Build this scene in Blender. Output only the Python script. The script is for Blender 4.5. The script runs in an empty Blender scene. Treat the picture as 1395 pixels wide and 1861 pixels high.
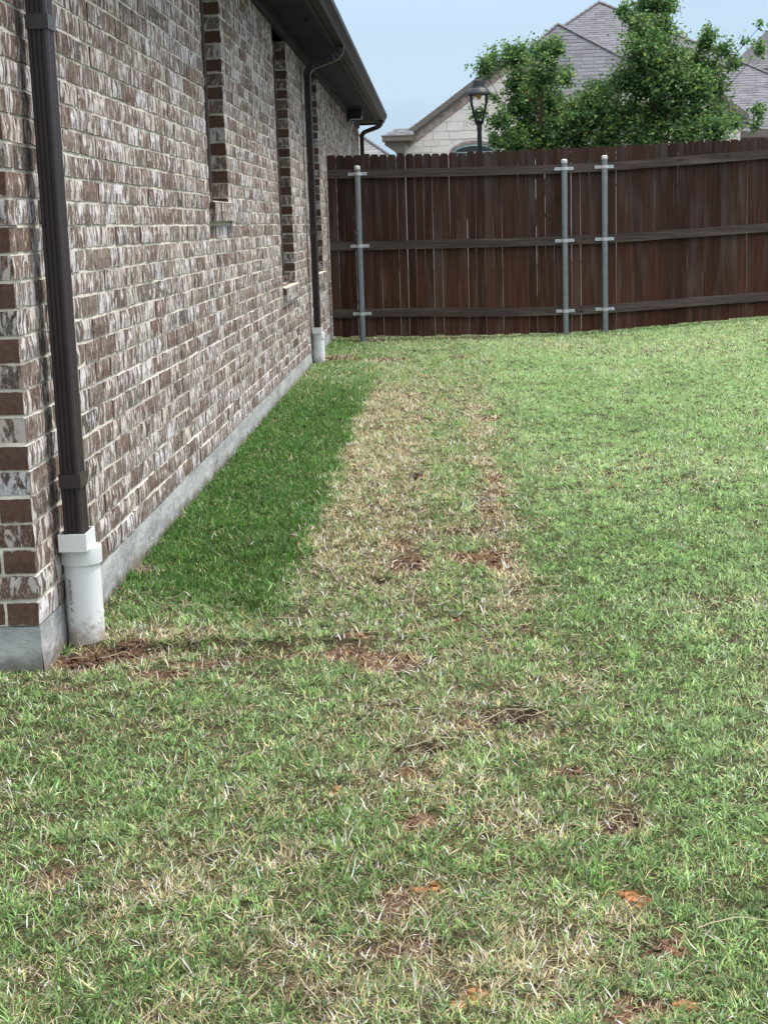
import bpy, math, random
import numpy as np
from mathutils import Matrix, Vector

random.seed(7)
RNG = np.random.default_rng(11)
C = bpy.context.scene.collection
scene = bpy.context.scene

# ------------------------------------------------------------------ camera
cam_data = bpy.data.cameras.new("camera")
cam = bpy.data.objects.new("camera", cam_data)
C.objects.link(cam)
cam_data.sensor_fit = 'VERTICAL'
cam_data.sensor_height = 24.0
cam_data.lens = 24.0 * 2750.0 / 1861.0
cam_data.clip_start = 0.05
cam_data.clip_end = 1500.0
cam.matrix_world = Matrix(((0.99885927, 0.02561471, 0.04029952, 0.0),
                           (0.03480566, 0.18723659, -0.98169803, 0.0),
                           (-0.03269145, 0.98198083, 0.18613146, 1.24),
                           (0, 0, 0, 1)))
scene.camera = cam

# ------------------------------------------------------------------ world, sun, exposure
SUN_EL, SUN_ROT = math.radians(66), math.radians(72)
world = bpy.data.worlds.new("World")
scene.world = world
world.use_nodes = True
wn, wl = world.node_tree.nodes, world.node_tree.links
wn.clear()
w_out = wn.new("ShaderNodeOutputWorld")
w_bg = wn.new("ShaderNodeBackground")
w_bg.inputs["Strength"].default_value = 0.075
w_sky = wn.new("ShaderNodeTexSky")
w_sky.sky_type = 'NISHITA'
w_sky.sun_disc = False
w_sky.sun_elevation = SUN_EL
w_sky.sun_rotation = SUN_ROT
w_sky.air_density = 1.2
w_sky.dust_density = 1.5
w_tc = wn.new("ShaderNodeTexCoord")
w_map = wn.new("ShaderNodeMapping")
w_map.inputs["Scale"].default_value = (1.0, 1.0, 4.5)
w_noise = wn.new("ShaderNodeTexNoise")
w_noise.inputs["Scale"].default_value = 1.6
w_noise.inputs["Detail"].default_value = 4.0
w_noise.inputs["Roughness"].default_value = 0.5
w_ramp = wn.new("ShaderNodeValToRGB")
w_ramp.color_ramp.elements[0].position = 0.36
w_ramp.color_ramp.elements[0].color = (1.55, 2.1, 2.8, 1)
w_ramp.color_ramp.elements[1].position = 0.62
w_ramp.color_ramp.elements[1].color = (2.45, 3.25, 4.1, 1)
w_mix = wn.new("ShaderNodeMixRGB")
w_mix.inputs[0].default_value = 0.9
wl.new(w_tc.outputs["Generated"], w_map.inputs["Vector"])
wl.new(w_map.outputs[0], w_noise.inputs["Vector"])
wl.new(w_noise.outputs["Fac"], w_ramp.inputs[0])
wl.new(w_sky.outputs[0], w_mix.inputs[1])
# overcast dome: the zenith is brighter than the horizon, as under any cloud cover
w_sep = wn.new("ShaderNodeSeparateXYZ"); wl.new(w_tc.outputs["Generated"], w_sep.inputs[0])
w_grad = wn.new("ShaderNodeMapRange"); wl.new(w_sep.outputs[2], w_grad.inputs[0])
w_grad.inputs[1].default_value = 0.12; w_grad.inputs[2].default_value = 1.0; w_grad.inputs[3].default_value = 1.0; w_grad.inputs[4].default_value = 2.8
w_white = wn.new("ShaderNodeMixRGB"); w_wf = wn.new("ShaderNodeMapRange"); wl.new(w_sep.outputs[2], w_wf.inputs[0])
w_wf.inputs[1].default_value = 0.15; w_wf.inputs[2].default_value = 0.75
wl.new(w_wf.outputs[0], w_white.inputs[0]); wl.new(w_ramp.outputs[0], w_white.inputs[1]); w_white.inputs[2].default_value = (4.1, 4.1, 4.1, 1)
w_mul = wn.new("ShaderNodeVectorMath"); w_mul.operation = 'SCALE'
wl.new(w_white.outputs[0], w_mul.inputs[0]); wl.new(w_grad.outputs[0], w_mul.inputs["Scale"])
wl.new(w_mul.outputs[0], w_mix.inputs[2])
wl.new(w_mix.outputs[0], w_bg.inputs["Color"])
wl.new(w_bg.outputs[0], w_out.inputs[0])

sun_data = bpy.data.lights.new("sun", 'SUN')
sun_data.energy = 1.5
sun_data.angle = math.radians(12)
sun_data.color = (1.0, 0.97, 0.91)
sun = bpy.data.objects.new("sun", sun_data)
C.objects.link(sun)
sd = Vector((math.sin(SUN_ROT) * math.cos(SUN_EL), math.cos(SUN_ROT) * math.cos(SUN_EL), math.sin(SUN_EL)))
sun.rotation_euler = sd.to_track_quat('Z', 'Y').to_euler()

vs = scene.view_settings
vs.view_transform = 'Standard'
vs.look = 'None'
vs.exposure = 1.6
vs.gamma = 1.0
vs.use_curve_mapping = False

# ------------------------------------------------------------------ helpers
class MB:
    """collects polygons for one mesh object"""
    def __init__(self):
        self.v, self.f, self.m, self.c = [], [], [], []
    def poly(self, pts, mi=0):
        n = len(self.v)
        self.v.extend([tuple(p) for p in pts])
        self.f.append(tuple(range(n, n + len(pts))))
        self.m.append(mi)
    def box(self, x0, x1, y0, y1, z0, z1, mi=0, jit=0.0):
        n = len(self.v)
        for z in (z0, z1):
            for x, y in ((x0, y0), (x1, y0), (x1, y1), (x0, y1)):
                self.v.append((x + random.uniform(-jit, jit), y + random.uniform(-jit, jit), z + random.uniform(-jit, jit)))
        for q in ((3, 2, 1, 0), (4, 5, 6, 7), (0, 1, 5, 4), (1, 2, 6, 5), (2, 3, 7, 6), (3, 0, 4, 7)):
            self.f.append(tuple(n + i for i in q)); self.m.append(mi)
    def prism(self, prof, axis, a, b, mi=0):
        """prof: closed 2D outline; axis 'y' -> prof in (x,z); 'x' -> (y,z); 'z' -> (x,y)"""
        def p3(p, t):
            return (p[0], t, p[1]) if axis == 'y' else ((t, p[0], p[1]) if axis == 'x' else (p[0], p[1], t))
        n, k = len(self.v), len(prof)
        self.v += [p3(p, a) for p in prof] + [p3(p, b) for p in prof]
        for i in range(k):
            j = (i + 1) % k
            self.f.append((n + i, n + j, n + k + j, n + k + i)); self.m.append(mi)
        self.f.append(tuple(n + i for i in range(k))[::-1]); self.m.append(mi)
        self.f.append(tuple(n + k + i for i in range(k))); self.m.append(mi)
    def tube(self, pts, radii, seg=8, mi=0, caps=True):
        pts = [Vector(p) for p in pts]
        if not hasattr(radii, '__len__'):
            radii = [radii] * len(pts)
        n = len(self.v)
        up = Vector((0, 0, 1))
        for i, p in enumerate(pts):
            d = (pts[min(i + 1, len(pts) - 1)] - pts[max(i - 1, 0)]).normalized()
            a = d.cross(up if abs(d.z) < 0.95 else Vector((1, 0, 0))).normalized()
            b = d.cross(a)
            for k in range(seg):
                t = 2 * math.pi * k / seg
                self.v.append(tuple(p + (a * math.cos(t) + b * math.sin(t)) * radii[i]))
        for i in range(len(pts) - 1):
            for k in range(seg):
                k2 = (k + 1) % seg
                self.f.append((n + i * seg + k, n + i * seg + k2, n + (i + 1) * seg + k2, n + (i + 1) * seg + k)); self.m.append(mi)
        if caps:
            self.f.append(tuple(n + k for k in range(seg))[::-1]); self.m.append(mi)
            e = n + (len(pts) - 1) * seg
            self.f.append(tuple(e + k for k in range(seg))); self.m.append(mi)
    def lathe(self, cx, cy, prof, seg=20, mi=0, square=False):
        n = len(self.v)
        for r, z in prof:
            for k in range(seg):
                t = 2 * math.pi * (k + (0.5 if square else 0)) / seg
                self.v.append((cx + r * math.cos(t), cy + r * math.sin(t), z))
        for i in range(len(prof) - 1):
            for k in range(seg):
                k2 = (k + 1) % seg
                self.f.append((n + i * seg + k, n + i * seg + k2, n + (i + 1) * seg + k2, n + (i + 1) * seg + k)); self.m.append(mi)
    def mesh(self, name, mats, smooth=False):
        me = bpy.data.meshes.new(name)
        me.from_pydata(self.v, [], self.f)
        for m in (mats if isinstance(mats, (list, tuple)) else [mats]):
            me.materials.append(m)
        if any(self.m):
            me.polygons.foreach_set("material_index", self.m)
        if smooth:
            me.polygons.foreach_set("use_smooth", [True] * len(me.polygons))
            me.set_sharp_from_angle(angle=math.radians(38))
        me.update()
        return me
    def build(self, name, mats, parent=None, smooth=False):
        return link(name, self.mesh(name, mats, smooth), parent)

def link(name, me, parent=None, loc=None):
    o = bpy.data.objects.new(name, me)
    C.objects.link(o)
    if parent is not None:
        o.parent = parent
        if parent.parent is None:      # parts are modelled in world coordinates
            o.matrix_parent_inverse = Matrix.Translation(-parent.location)
    if loc is not None:
        o.location = loc
    return o

def empty(name, loc):
    o = bpy.data.objects.new(name, None)
    o.empty_display_size = 0.2
    C.objects.link(o)
    o.location = loc
    return o

def tag(o, label=None, cat=None, group=None, kind=None):
    if label: o['label'] = label
    if cat: o['category'] = cat
    if group: o['group'] = group
    if kind: o['kind'] = kind
    return o

def copy_tree(o, parent=None):
    c = o.copy(); C.objects.link(c)
    if parent is not None: c.parent = parent
    for ch in list(o.children): copy_tree(ch, c)
    return c

# ------------------------------------------------------------------ materials
def new_mat(name):
    m = bpy.data.materials.new(name)
    m.use_nodes = True
    nt = m.node_tree
    b = nt.nodes["Principled BSDF"]
    return m, nt.nodes, nt.links, b

def nd(ns, typ, **kw):
    n = ns.new(typ)
    for k, v in kw.items():
        if k in n.inputs.keys() if hasattr(n.inputs, 'keys') else False:
            n.inputs[k].default_value = v
        else:
            setattr(n, k, v)
    return n

def ramp(ns, stops, interp='LINEAR'):
    r = ns.new("ShaderNodeValToRGB")
    cr = r.color_ramp
    cr.interpolation = interp
    while len(cr.elements) < len(stops): cr.elements.new(0.5)
    for e, (p, c) in zip(cr.elements, stops):
        e.position = p
        e.color = (c[0], c[1], c[2], 1) if hasattr(c, '__len__') else (c, c, c, 1)
    return r

def math_node(ns, ls, op, a, b=None, clamp=False):
    n = ns.new("ShaderNodeMath"); n.operation = op; n.use_clamp = clamp
    for i, v in enumerate((a, b)):
        if v is None: continue
        if isinstance(v, (int, float)): n.inputs[i].default_value = v
        else: ls.new(v, n.inputs[i])
    return n.outputs[0]

def mix(ns, ls, fac, a, b, mode='MIX'):
    n = ns.new("ShaderNodeMixRGB"); n.blend_type = mode
    for i, v in enumerate((fac, a, b)):
        if isinstance(v, (int, float)): n.inputs[i].default_value = v if i == 0 else (v, v, v, 1)
        elif isinstance(v, tuple): n.inputs[i].default_value = (v[0], v[1], v[2], 1)
        else: ls.new(v, n.inputs[i])
    return n.outputs[0]

def simple_mat(name, col, rough=0.5, spec=0.5, noise=0.12, nscale=8.0, bump=0.0, bscale=60.0, metal=0.0):
    m, ns, ls, b = new_mat(name)
    geo = ns.new("ShaderNodeNewGeometry")
    nz = nd(ns, "ShaderNodeTexNoise"); nz.inputs["Scale"].default_value = nscale; nz.inputs["Detail"].default_value = 5
    ls.new(geo.outputs["Position"], nz.inputs["Vector"])
    r = ramp(ns, [(0.25, tuple(c * (1 - noise) for c in col)), (0.75, tuple(min(1, c * (1 + noise)) for c in col))])
    ls.new(nz.outputs["Fac"], r.inputs[0]); ls.new(r.outputs[0], b.inputs["Base Color"])
    b.inputs["Roughness"].default_value = rough
    b.inputs["Specular IOR Level"].default_value = spec
    b.inputs["Metallic"].default_value = metal
    if bump:
        n2 = nd(ns, "ShaderNodeTexNoise"); n2.inputs["Scale"].default_value = bscale; n2.inputs["Detail"].default_value = 6
        ls.new(geo.outputs["Position"], n2.inputs["Vector"])
        bp = ns.new("ShaderNodeBump"); bp.inputs["Strength"].default_value = bump; bp.inputs["Distance"].default_value = 0.004
        ls.new(n2.outputs["Fac"], bp.inputs["Height"]); ls.new(bp.outputs[0], b.inputs["Normal"])
    return m

BC, BL, BZ0, WX, WY0, WY1 = 0.0736, 0.226, 0.168, -1.14, 4.07, 23.1   # brick course, length, base, wall plane, wall ends

def brick_mat():
    m, ns, ls, b = new_mat("tumbled_brick")
    geo = ns.new("ShaderNodeNewGeometry")
    sp = ns.new("ShaderNodeSeparateXYZ"); ls.new(geo.outputs["Position"], sp.inputs[0])
    sn = ns.new("ShaderNodeSeparateXYZ"); ls.new(geo.outputs["True Normal"], sn.inputs[0])
    M = lambda *a, **k: math_node(ns, ls, *a, **k)
    isx = M('GREATER_THAN', M('ABSOLUTE', sn.outputs[0]), 0.6)          # face looks along x (long wall)
    isy = M('GREATER_THAN', M('ABSOLUTE', sn.outputs[1]), 0.6)
    row = M('FLOOR', M('DIVIDE', M('SUBTRACT', sp.outputs[2], BZ0 - 0.005), BC))
    odd = M('MODULO', row, 2.0)
    # along-wall coordinate: y on the long wall, x on the faces that look along y
    u = M('ADD', M('MULTIPLY', sp.outputs[1], isx), M('MULTIPLY', sp.outputs[0], M('SUBTRACT', 1.0, isx)))
    shift = M('ADD', WY0 - 0.005, M('MULTIPLY', odd, 0.1))
    col = M('FLOOR', M('DIVIDE', M('SUBTRACT', M('ADD', M('MULTIPLY', sp.outputs[1], isx), M('MULTIPLY', M('SUBTRACT', 1.0, isx), 0.0)), shift), BL))
    colx = M('FLOOR', M('MULTIPLY', sp.outputs[1], M('MULTIPLY', isy, 3.0)))
    cmb = ns.new("ShaderNodeCombineXYZ")
    ls.new(M('ADD', col, M('MULTIPLY', isy, 91.0)), cmb.inputs[0]); ls.new(row, cmb.inputs[1]); ls.new(colx, cmb.inputs[2])
    wn_ = ns.new("ShaderNodeTexWhiteNoise"); wn_.noise_dimensions = '3D'; ls.new(cmb.outputs[0], wn_.inputs["Vector"])
    rnd = wn_.outputs["Value"]
    sc = ns.new("ShaderNodeSeparateColor"); ls.new(wn_.outputs["Color"], sc.inputs[0])
    r2, r3 = sc.outputs[1], sc.outputs[2]
    # clay body colour per brick
    body = ramp(ns, [(0.0, (0.110, 0.061, 0.048)), (0.22, (0.135, 0.080, 0.063)), (0.5, (0.158, 0.101, 0.080)),
                     (0.68, (0.185, 0.134, 0.110)), (0.84, (0.135, 0.101, 0.087)), (0.93, (0.060, 0.043, 0.039)), (1.0, (0.155, 0.085, 0.064))])
    ls.new(rnd, body.inputs[0])
    # texture coordinates
    tv = ns.new("ShaderNodeCombineXYZ")
    ls.new(u, tv.inputs[0]); ls.new(sp.outputs[2], tv.inputs[1]); ls.new(M('MULTIPLY', rnd, 7.0), tv.inputs[2])
    mp = ns.new("ShaderNodeMapping"); ls.new(tv.outputs[0], mp.inputs["Vector"]); mp.inputs["Scale"].default_value = (22, 7, 6)
    n1 = ns.new("ShaderNodeTexNoise"); ls.new(mp.outputs[0], n1.inputs["Vector"])
    n1.inputs["Scale"].default_value = 1.25; n1.inputs["Detail"].default_value = 4.5; n1.inputs["Roughness"].default_value = 0.58; n1.inputs["Distortion"].default_value = 1.5
    # whitewash smears: threshold depends on the brick
    th = M('ADD', 0.465, M('MULTIPLY', M('POWER', r2, 1.7), 0.115))
    sm = M('MULTIPLY', M('SUBTRACT', n1.outputs["Fac"], th), 14.0, clamp=True)
    # thin chalky scratches and raked dark grooves
    mp2 = ns.new("ShaderNodeMapping"); ls.new(tv.outputs[0], mp2.inputs["Vector"]); mp2.inputs["Scale"].default_value = (60, 14, 6)
    n2 = ns.new("ShaderNodeTexNoise"); ls.new(mp2.outputs[0], n2.inputs["Vector"])
    n2.inputs["Scale"].default_value = 1.3; n2.inputs["Detail"].default_value = 4; n2.inputs["Distortion"].default_value = 1.8
    ridg = M('ABSOLUTE', M('SUBTRACT', n2.outputs["Fac"], 0.5))
    scratch = M('MULTIPLY', M('SUBTRACT', 0.028, ridg), 40.0, clamp=True)
    n3 = ns.new("ShaderNodeTexNoise"); ls.new(mp2.outputs[0], n3.inputs["Vector"]); n3.inputs["Scale"].default_value = 0.8; n3.inputs["Detail"].default_value = 3
    n3.inputs["Distortion"].default_value = 1.0
    groove = M('MULTIPLY', M('SUBTRACT', 0.43, n3.outputs["Fac"]), 9.0, clamp=True)
    # plain cut ends: alternate courses on faces that look along y
    plain = M('MULTIPLY', isy, M('SUBTRACT', 1.0, odd))
    notplain = M('SUBTRACT', 1.0, plain)
    c = mix(ns, ls, M('MULTIPLY', plain, 0.75), body.outputs[0], (0.095, 0.048, 0.034))
    nb = ns.new("ShaderNodeTexNoise"); ls.new(geo.outputs["Position"], nb.inputs["Vector"]); nb.inputs["Scale"].default_value = 70; nb.inputs["Detail"].default_value = 5
    c = mix(ns, ls, 0.55, c, ramp_out(ns, ls, nb.outputs["Fac"], [(0.3, 0.28), (0.7, 0.72)]), 'OVERLAY')
    c = mix(ns, ls, M('MULTIPLY', groove, M('MULTIPLY', notplain, 0.85)), c, (0.045, 0.036, 0.032))
    smear_col = mix(ns, ls, r3, (0.66, 0.59, 0.53), (0.74, 0.715, 0.75))
    c = mix(ns, ls, M('MULTIPLY', scratch, M('MULTIPLY', notplain, M('ADD', 0.45, M('MULTIPLY', r3, 0.4)))), c, (0.50, 0.45, 0.39))
    nm = ns.new("ShaderNodeTexNoise"); ls.new(geo.outputs["Position"], nm.inputs["Vector"]); nm.inputs["Scale"].default_value = 28; nm.inputs["Detail"].default_value = 4
    fz = M('FRACT', M('DIVIDE', M('SUBTRACT', sp.outputs[2], BZ0 - 0.001), BC))
    ez_ = M('ABSOLUTE', M('SUBTRACT', fz, 0.5))                 # 0 mid course, 0.5 at the bed joint
    msm = M('MULTIPLY', M('SUBTRACT', M('ADD', M('MULTIPLY', ez_, 1.1), M('MULTIPLY', nm.outputs["Fac"], 0.55)), 0.745), 12.0, clamp=True)
    c = mix(ns, ls, M('MULTIPLY', msm, M('ADD', 0.42, M('MULTIPLY', isy, 0.25))), c, (0.58, 0.54, 0.47))
    c = mix(ns, ls, M('MULTIPLY', sm, M('SUBTRACT', M('ADD', 0.08, M('MULTIPLY', notplain, 0.76)), M('MULTIPLY', isy, 0.22))), c, smear_col)
    ls.new(c, b.inputs["Base Color"])
    b.inputs["Roughness"].default_value = 0.85
    b.inputs["Specular IOR Level"].default_value = 0.25
    hgt = M('ADD', M('MULTIPLY', n1.outputs["Fac"], 0.7), M('SUBTRACT', M('MULTIPLY', n2.outputs["Fac"], 0.5), M('MULTIPLY', groove, 0.5)))
    bp = ns.new("ShaderNodeBump"); bp.inputs["Strength"].default_value = 0.7; bp.inputs["Distance"].default_value = 0.006
    ls.new(hgt, bp.inputs["Height"]); ls.new(bp.outputs[0], b.inputs["Normal"])
    return m

def ramp_out(ns, ls, src, stops):
    r = ramp(ns, stops); ls.new(src, r.inputs[0]); return r.outputs[0]

def wood_mat(name, cols, vertical=True, grey=0.3):
    m, ns, ls, b = new_mat(name)
    oi = ns.new("ShaderNodeObjectInfo")
    geo = ns.new("ShaderNodeNewGeometry")
    M = lambda *a, **k: math_node(ns, ls, *a, **k)
    add = ns.new("ShaderNodeVectorMath"); add.operation = 'ADD'
    cx_ = ns.new("ShaderNodeCombineXYZ"); ls.new(M('MULTIPLY', oi.outputs["Random"], 13.0), cx_.inputs[1])
    ls.new(geo.outputs["Position"], add.inputs[0]); ls.new(cx_.outputs[0], add.inputs[1])
    mp = ns.new("ShaderNodeMapping"); ls.new(add.outputs[0], mp.inputs["Vector"])
    mp.inputs["Scale"].default_value = (60, 8, 2.2) if vertical else (2.2, 8, 60)
    n1 = ns.new("ShaderNodeTexNoise"); ls.new(mp.outputs[0], n1.inputs["Vector"]); n1.inputs["Scale"].default_value = 1.0
    n1.inputs["Detail"].default_value = 5; n1.inputs["Distortion"].default_value = 0.6
    mp2 = ns.new("ShaderNodeMapping"); ls.new(add.outputs[0], mp2.inputs["Vector"])
    mp2.inputs["Scale"].default_value = (9, 3, 1.2) if vertical else (1.2, 3, 9)
    n2 = ns.new("ShaderNodeTexNoise"); ls.new(mp2.outputs[0], n2.inputs["Vector"]); n2.inputs["Scale"].default_value = 1.0; n2.inputs["Detail"].default_value = 3
    base = ramp(ns, [(0.0, cols[0]), (0.35, cols[1]), (0.7, cols[2]), (1.0, cols[3])]); ls.new(oi.outputs["Random"], base.inputs[0])
    c = mix(ns, ls, 0.85, base.outputs[0], ramp_out(ns, ls, n1.outputs["Fac"], [(0.25, 0.2), (0.5, 0.48), (0.75, 0.78)]), 'OVERLAY')
    wfac = M('MULTIPLY', M('MULTIPLY', M('SUBTRACT', n2.outputs["Fac"], 0.5), 5.0, clamp=True), grey)
    c = mix(ns, ls, wfac, c, (0.16, 0.13, 0.12))
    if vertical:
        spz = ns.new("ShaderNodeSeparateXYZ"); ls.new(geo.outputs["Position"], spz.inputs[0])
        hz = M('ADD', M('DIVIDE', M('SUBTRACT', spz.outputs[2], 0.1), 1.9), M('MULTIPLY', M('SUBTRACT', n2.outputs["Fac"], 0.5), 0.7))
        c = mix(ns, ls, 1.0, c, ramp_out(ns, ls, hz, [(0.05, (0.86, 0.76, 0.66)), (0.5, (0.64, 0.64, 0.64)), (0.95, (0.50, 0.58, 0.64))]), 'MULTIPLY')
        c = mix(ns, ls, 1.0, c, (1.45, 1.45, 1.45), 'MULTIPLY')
    streak = M('MULTIPLY', M('SUBTRACT', n1.outputs["Fac"], 0.66), 9.0, clamp=True)
    c = mix(ns, ls, M('MULTIPLY', streak, 0.6), c, (0.24, 0.17, 0.14))
    # knots
    vor = ns.new("ShaderNodeTexVoronoi"); mp3 = ns.new("ShaderNodeMapping"); ls.new(add.outputs[0], mp3.inputs["Vector"])
    mp3.inputs["Scale"].default_value = (9, 4, 2.6) if vertical else (2.6, 4, 9)
    ls.new(mp3.outputs[0], vor.inputs["Vector"]); vor.inputs["Scale"].default_value = 1.0
    kn = M('MULTIPLY', M('SUBTRACT', 0.13, vor.outputs["Distance"]), 12.0, clamp=True)
    c = mix(ns, ls, M('MULTIPLY', kn, 0.85), c, (0.018, 0.010, 0.009))
    ls.new(c, b.inputs["Base Color"])
    b.inputs["Roughness"].default_value = 0.72; b.inputs["Specular IOR Level"].default_value = 0.25
    bp = ns.new("ShaderNodeBump"); bp.inputs["Strength"].default_value = 0.5; bp.inputs["Distance"].default_value = 0.003
    ls.new(n1.outputs["Fac"], bp.inputs["Height"]); ls.new(bp.outputs[0], b.inputs["Normal"])
    return m

def attr_mat(name, rough=0.6, spec=0.25, translucent=0.0, bump=0.0, bscale=120.0, grain=0.0):
    m, ns, ls, b = new_mat(name)
    at = ns.new("ShaderNodeAttribute"); at.attribute_name = "tint"
    col = at.outputs["Color"]
    geo = ns.new("ShaderNodeNewGeometry")
    if grain:
        nz = ns.new("ShaderNodeTexNoise"); nz.inputs["Scale"].default_value = bscale; nz.inputs["Detail"].default_value = 6
        ls.new(geo.outputs["Position"], nz.inputs["Vector"])
        col = mix(ns, ls, grain, col, ramp_out(ns, ls, nz.outputs["Fac"], [(0.3, 0.15), (0.7, 0.85)]), 'OVERLAY')
        if name == "soil":
            nf = ns.new("ShaderNodeTexNoise"); nf.inputs["Scale"].default_value = 260; nf.inputs["Detail"].default_value = 3
            ls.new(geo.outputs["Position"], nf.inputs["Vector"])
            col = mix(ns, ls, 0.75, col, ramp_out(ns, ls, nf.outputs["Fac"], [(0.38, 0.08), (0.52, 0.4), (0.66, 0.9)]), 'OVERLAY')
    ls.new(col, b.inputs["Base Color"])
    b.inputs["Roughness"].default_value = rough; b.inputs["Specular IOR Level"].default_value = spec
    if bump:
        n2 = ns.new("ShaderNodeTexNoise"); n2.inputs["Scale"].default_value = bscale; n2.inputs["Detail"].default_value = 6
        ls.new(geo.outputs["Position"], n2.inputs["Vector"])
        bp = ns.new("ShaderNodeBump"); bp.inputs["Strength"].default_value = bump; bp.inputs["Distance"].default_value = 0.01
        ls.new(n2.outputs["Fac"], bp.inputs["Height"]); ls.new(bp.outputs[0], b.inputs["Normal"])
    if translucent:
        tr = ns.new("ShaderNodeBsdfTranslucent"); ls.new(col, tr.inputs["Color"])
        mx = ns.new("ShaderNodeMixShader"); mx.inputs[0].default_value = translucent
        ls.new(b.outputs[0], mx.inputs[1]); ls.new(tr.outputs[0], mx.inputs[2])
        out = [n for n in ns if n.type == 'OUTPUT_MATERIAL'][0]
        ls.new(mx.outputs[0], out.inputs["Surface"])
    return m

def concrete_mat():
    m, ns, ls, b = new_mat("parged_concrete")
    geo = ns.new("ShaderNodeNewGeometry")
    M = lambda *a, **k: math_node(ns, ls, *a, **k)
    n1 = ns.new("ShaderNodeTexNoise"); n1.inputs["Scale"].default_value = 5; n1.inputs["Detail"].default_value = 7; n1.inputs["Roughness"].default_value = 0.65
    mp = ns.new("ShaderNodeMapping"); mp.inputs["Scale"].default_value = (1, 0.6, 2.2); ls.new(geo.outputs["Position"], mp.inputs["Vector"])
    ls.new(mp.outputs[0], n1.inputs["Vector"])
    c = ramp_out(ns, ls, n1.outputs["Fac"], [(0.25, (0.22, 0.225, 0.23)), (0.5, (0.36, 0.365, 0.365)), (0.72, (0.50, 0.50, 0.485))])
    n2 = ns.new("ShaderNodeTexNoise"); n2.inputs["Scale"].default_value = 22; n2.inputs["Detail"].default_value = 6; ls.new(geo.outputs["Position"], n2.inputs["Vector"])
    c = mix(ns, ls, M('MULTIPLY', M('SUBTRACT', n2.outputs["Fac"], 0.58), 7.0, clamp=True), c, (0.52, 0.50, 0.46))
    vor = ns.new("ShaderNodeTexVoronoi"); vor.feature = 'DISTANCE_TO_EDGE'; vor.inputs["Scale"].default_value = 1.9
    wob = ns.new("ShaderNodeVectorMath"); wob.operation = 'ADD'
    sc = ns.new("ShaderNodeVectorMath"); sc.operation = 'SCALE'; sc.inputs["Scale"].default_value = 0.10
    ls.new(n2.outputs["Color"], sc.inputs[0]); ls.new(geo.outputs["Position"], wob.inputs[0]); ls.new(sc.outputs[0], wob.inputs[1])
    ls.new(wob.outputs[0], vor.inputs["Vector"])
    crack = M('MULTIPLY', M('SUBTRACT', 0.0035, vor.outputs["Distance"]), 300.0, clamp=True)
    c = mix(ns, ls, M('MULTIPLY', crack, 0.75), c, (0.06, 0.06, 0.06))
    ls.new(c, b.inputs["Base Color"]); b.inputs["Roughness"].default_value = 0.9; b.inputs["Specular IOR Level"].default_value = 0.2
    h = M('SUBTRACT', M('ADD', n1.outputs["Fac"], M('MULTIPLY', n2.outputs["Fac"], 0.5)), M('MULTIPLY', crack, 0.8))
    bp = ns.new("ShaderNodeBump"); bp.inputs["Strength"].default_value = 0.8; bp.inputs["Distance"].default_value = 0.012
    ls.new(h, bp.inputs["Height"]); ls.new(bp.outputs[0], b.inputs["Normal"])
    return m

def stone_mat():
    m, ns, ls, b = new_mat("cream_limestone")
    oi = ns.new("ShaderNodeObjectInfo"); geo = ns.new("ShaderNodeNewGeometry")
    n1 = ns.new("ShaderNodeTexNoise"); n1.inputs["Scale"].default_value = 9; n1.inputs["Detail"].default_value = 6; ls.new(geo.outputs["Position"], n1.inputs["Vector"])
    base = ramp_out(ns, ls, oi.outputs["Random"], [(0.0, (0.74, 0.68, 0.63)), (0.5, (0.84, 0.80, 0.76)), (1.0, (0.78, 0.70, 0.65))])
    c = mix(ns, ls, 0.35, base, ramp_out(ns, ls, n1.outputs["Fac"], [(0.3, 0.3), (0.7, 0.7)]), 'OVERLAY')
    ls.new(c, b.inputs["Base Color"]); b.inputs["Roughness"].default_value = 0.9; b.inputs["Specular IOR Level"].default_value = 0.2
    bp = ns.new("ShaderNodeBump"); bp.inputs["Strength"].default_value = 0.8; bp.inputs["Distance"].default_value = 0.02
    ls.new(n1.outputs["Fac"], bp.inputs["Height"]); ls.new(bp.outputs[0], b.inputs["Normal"])
    return m

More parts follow.
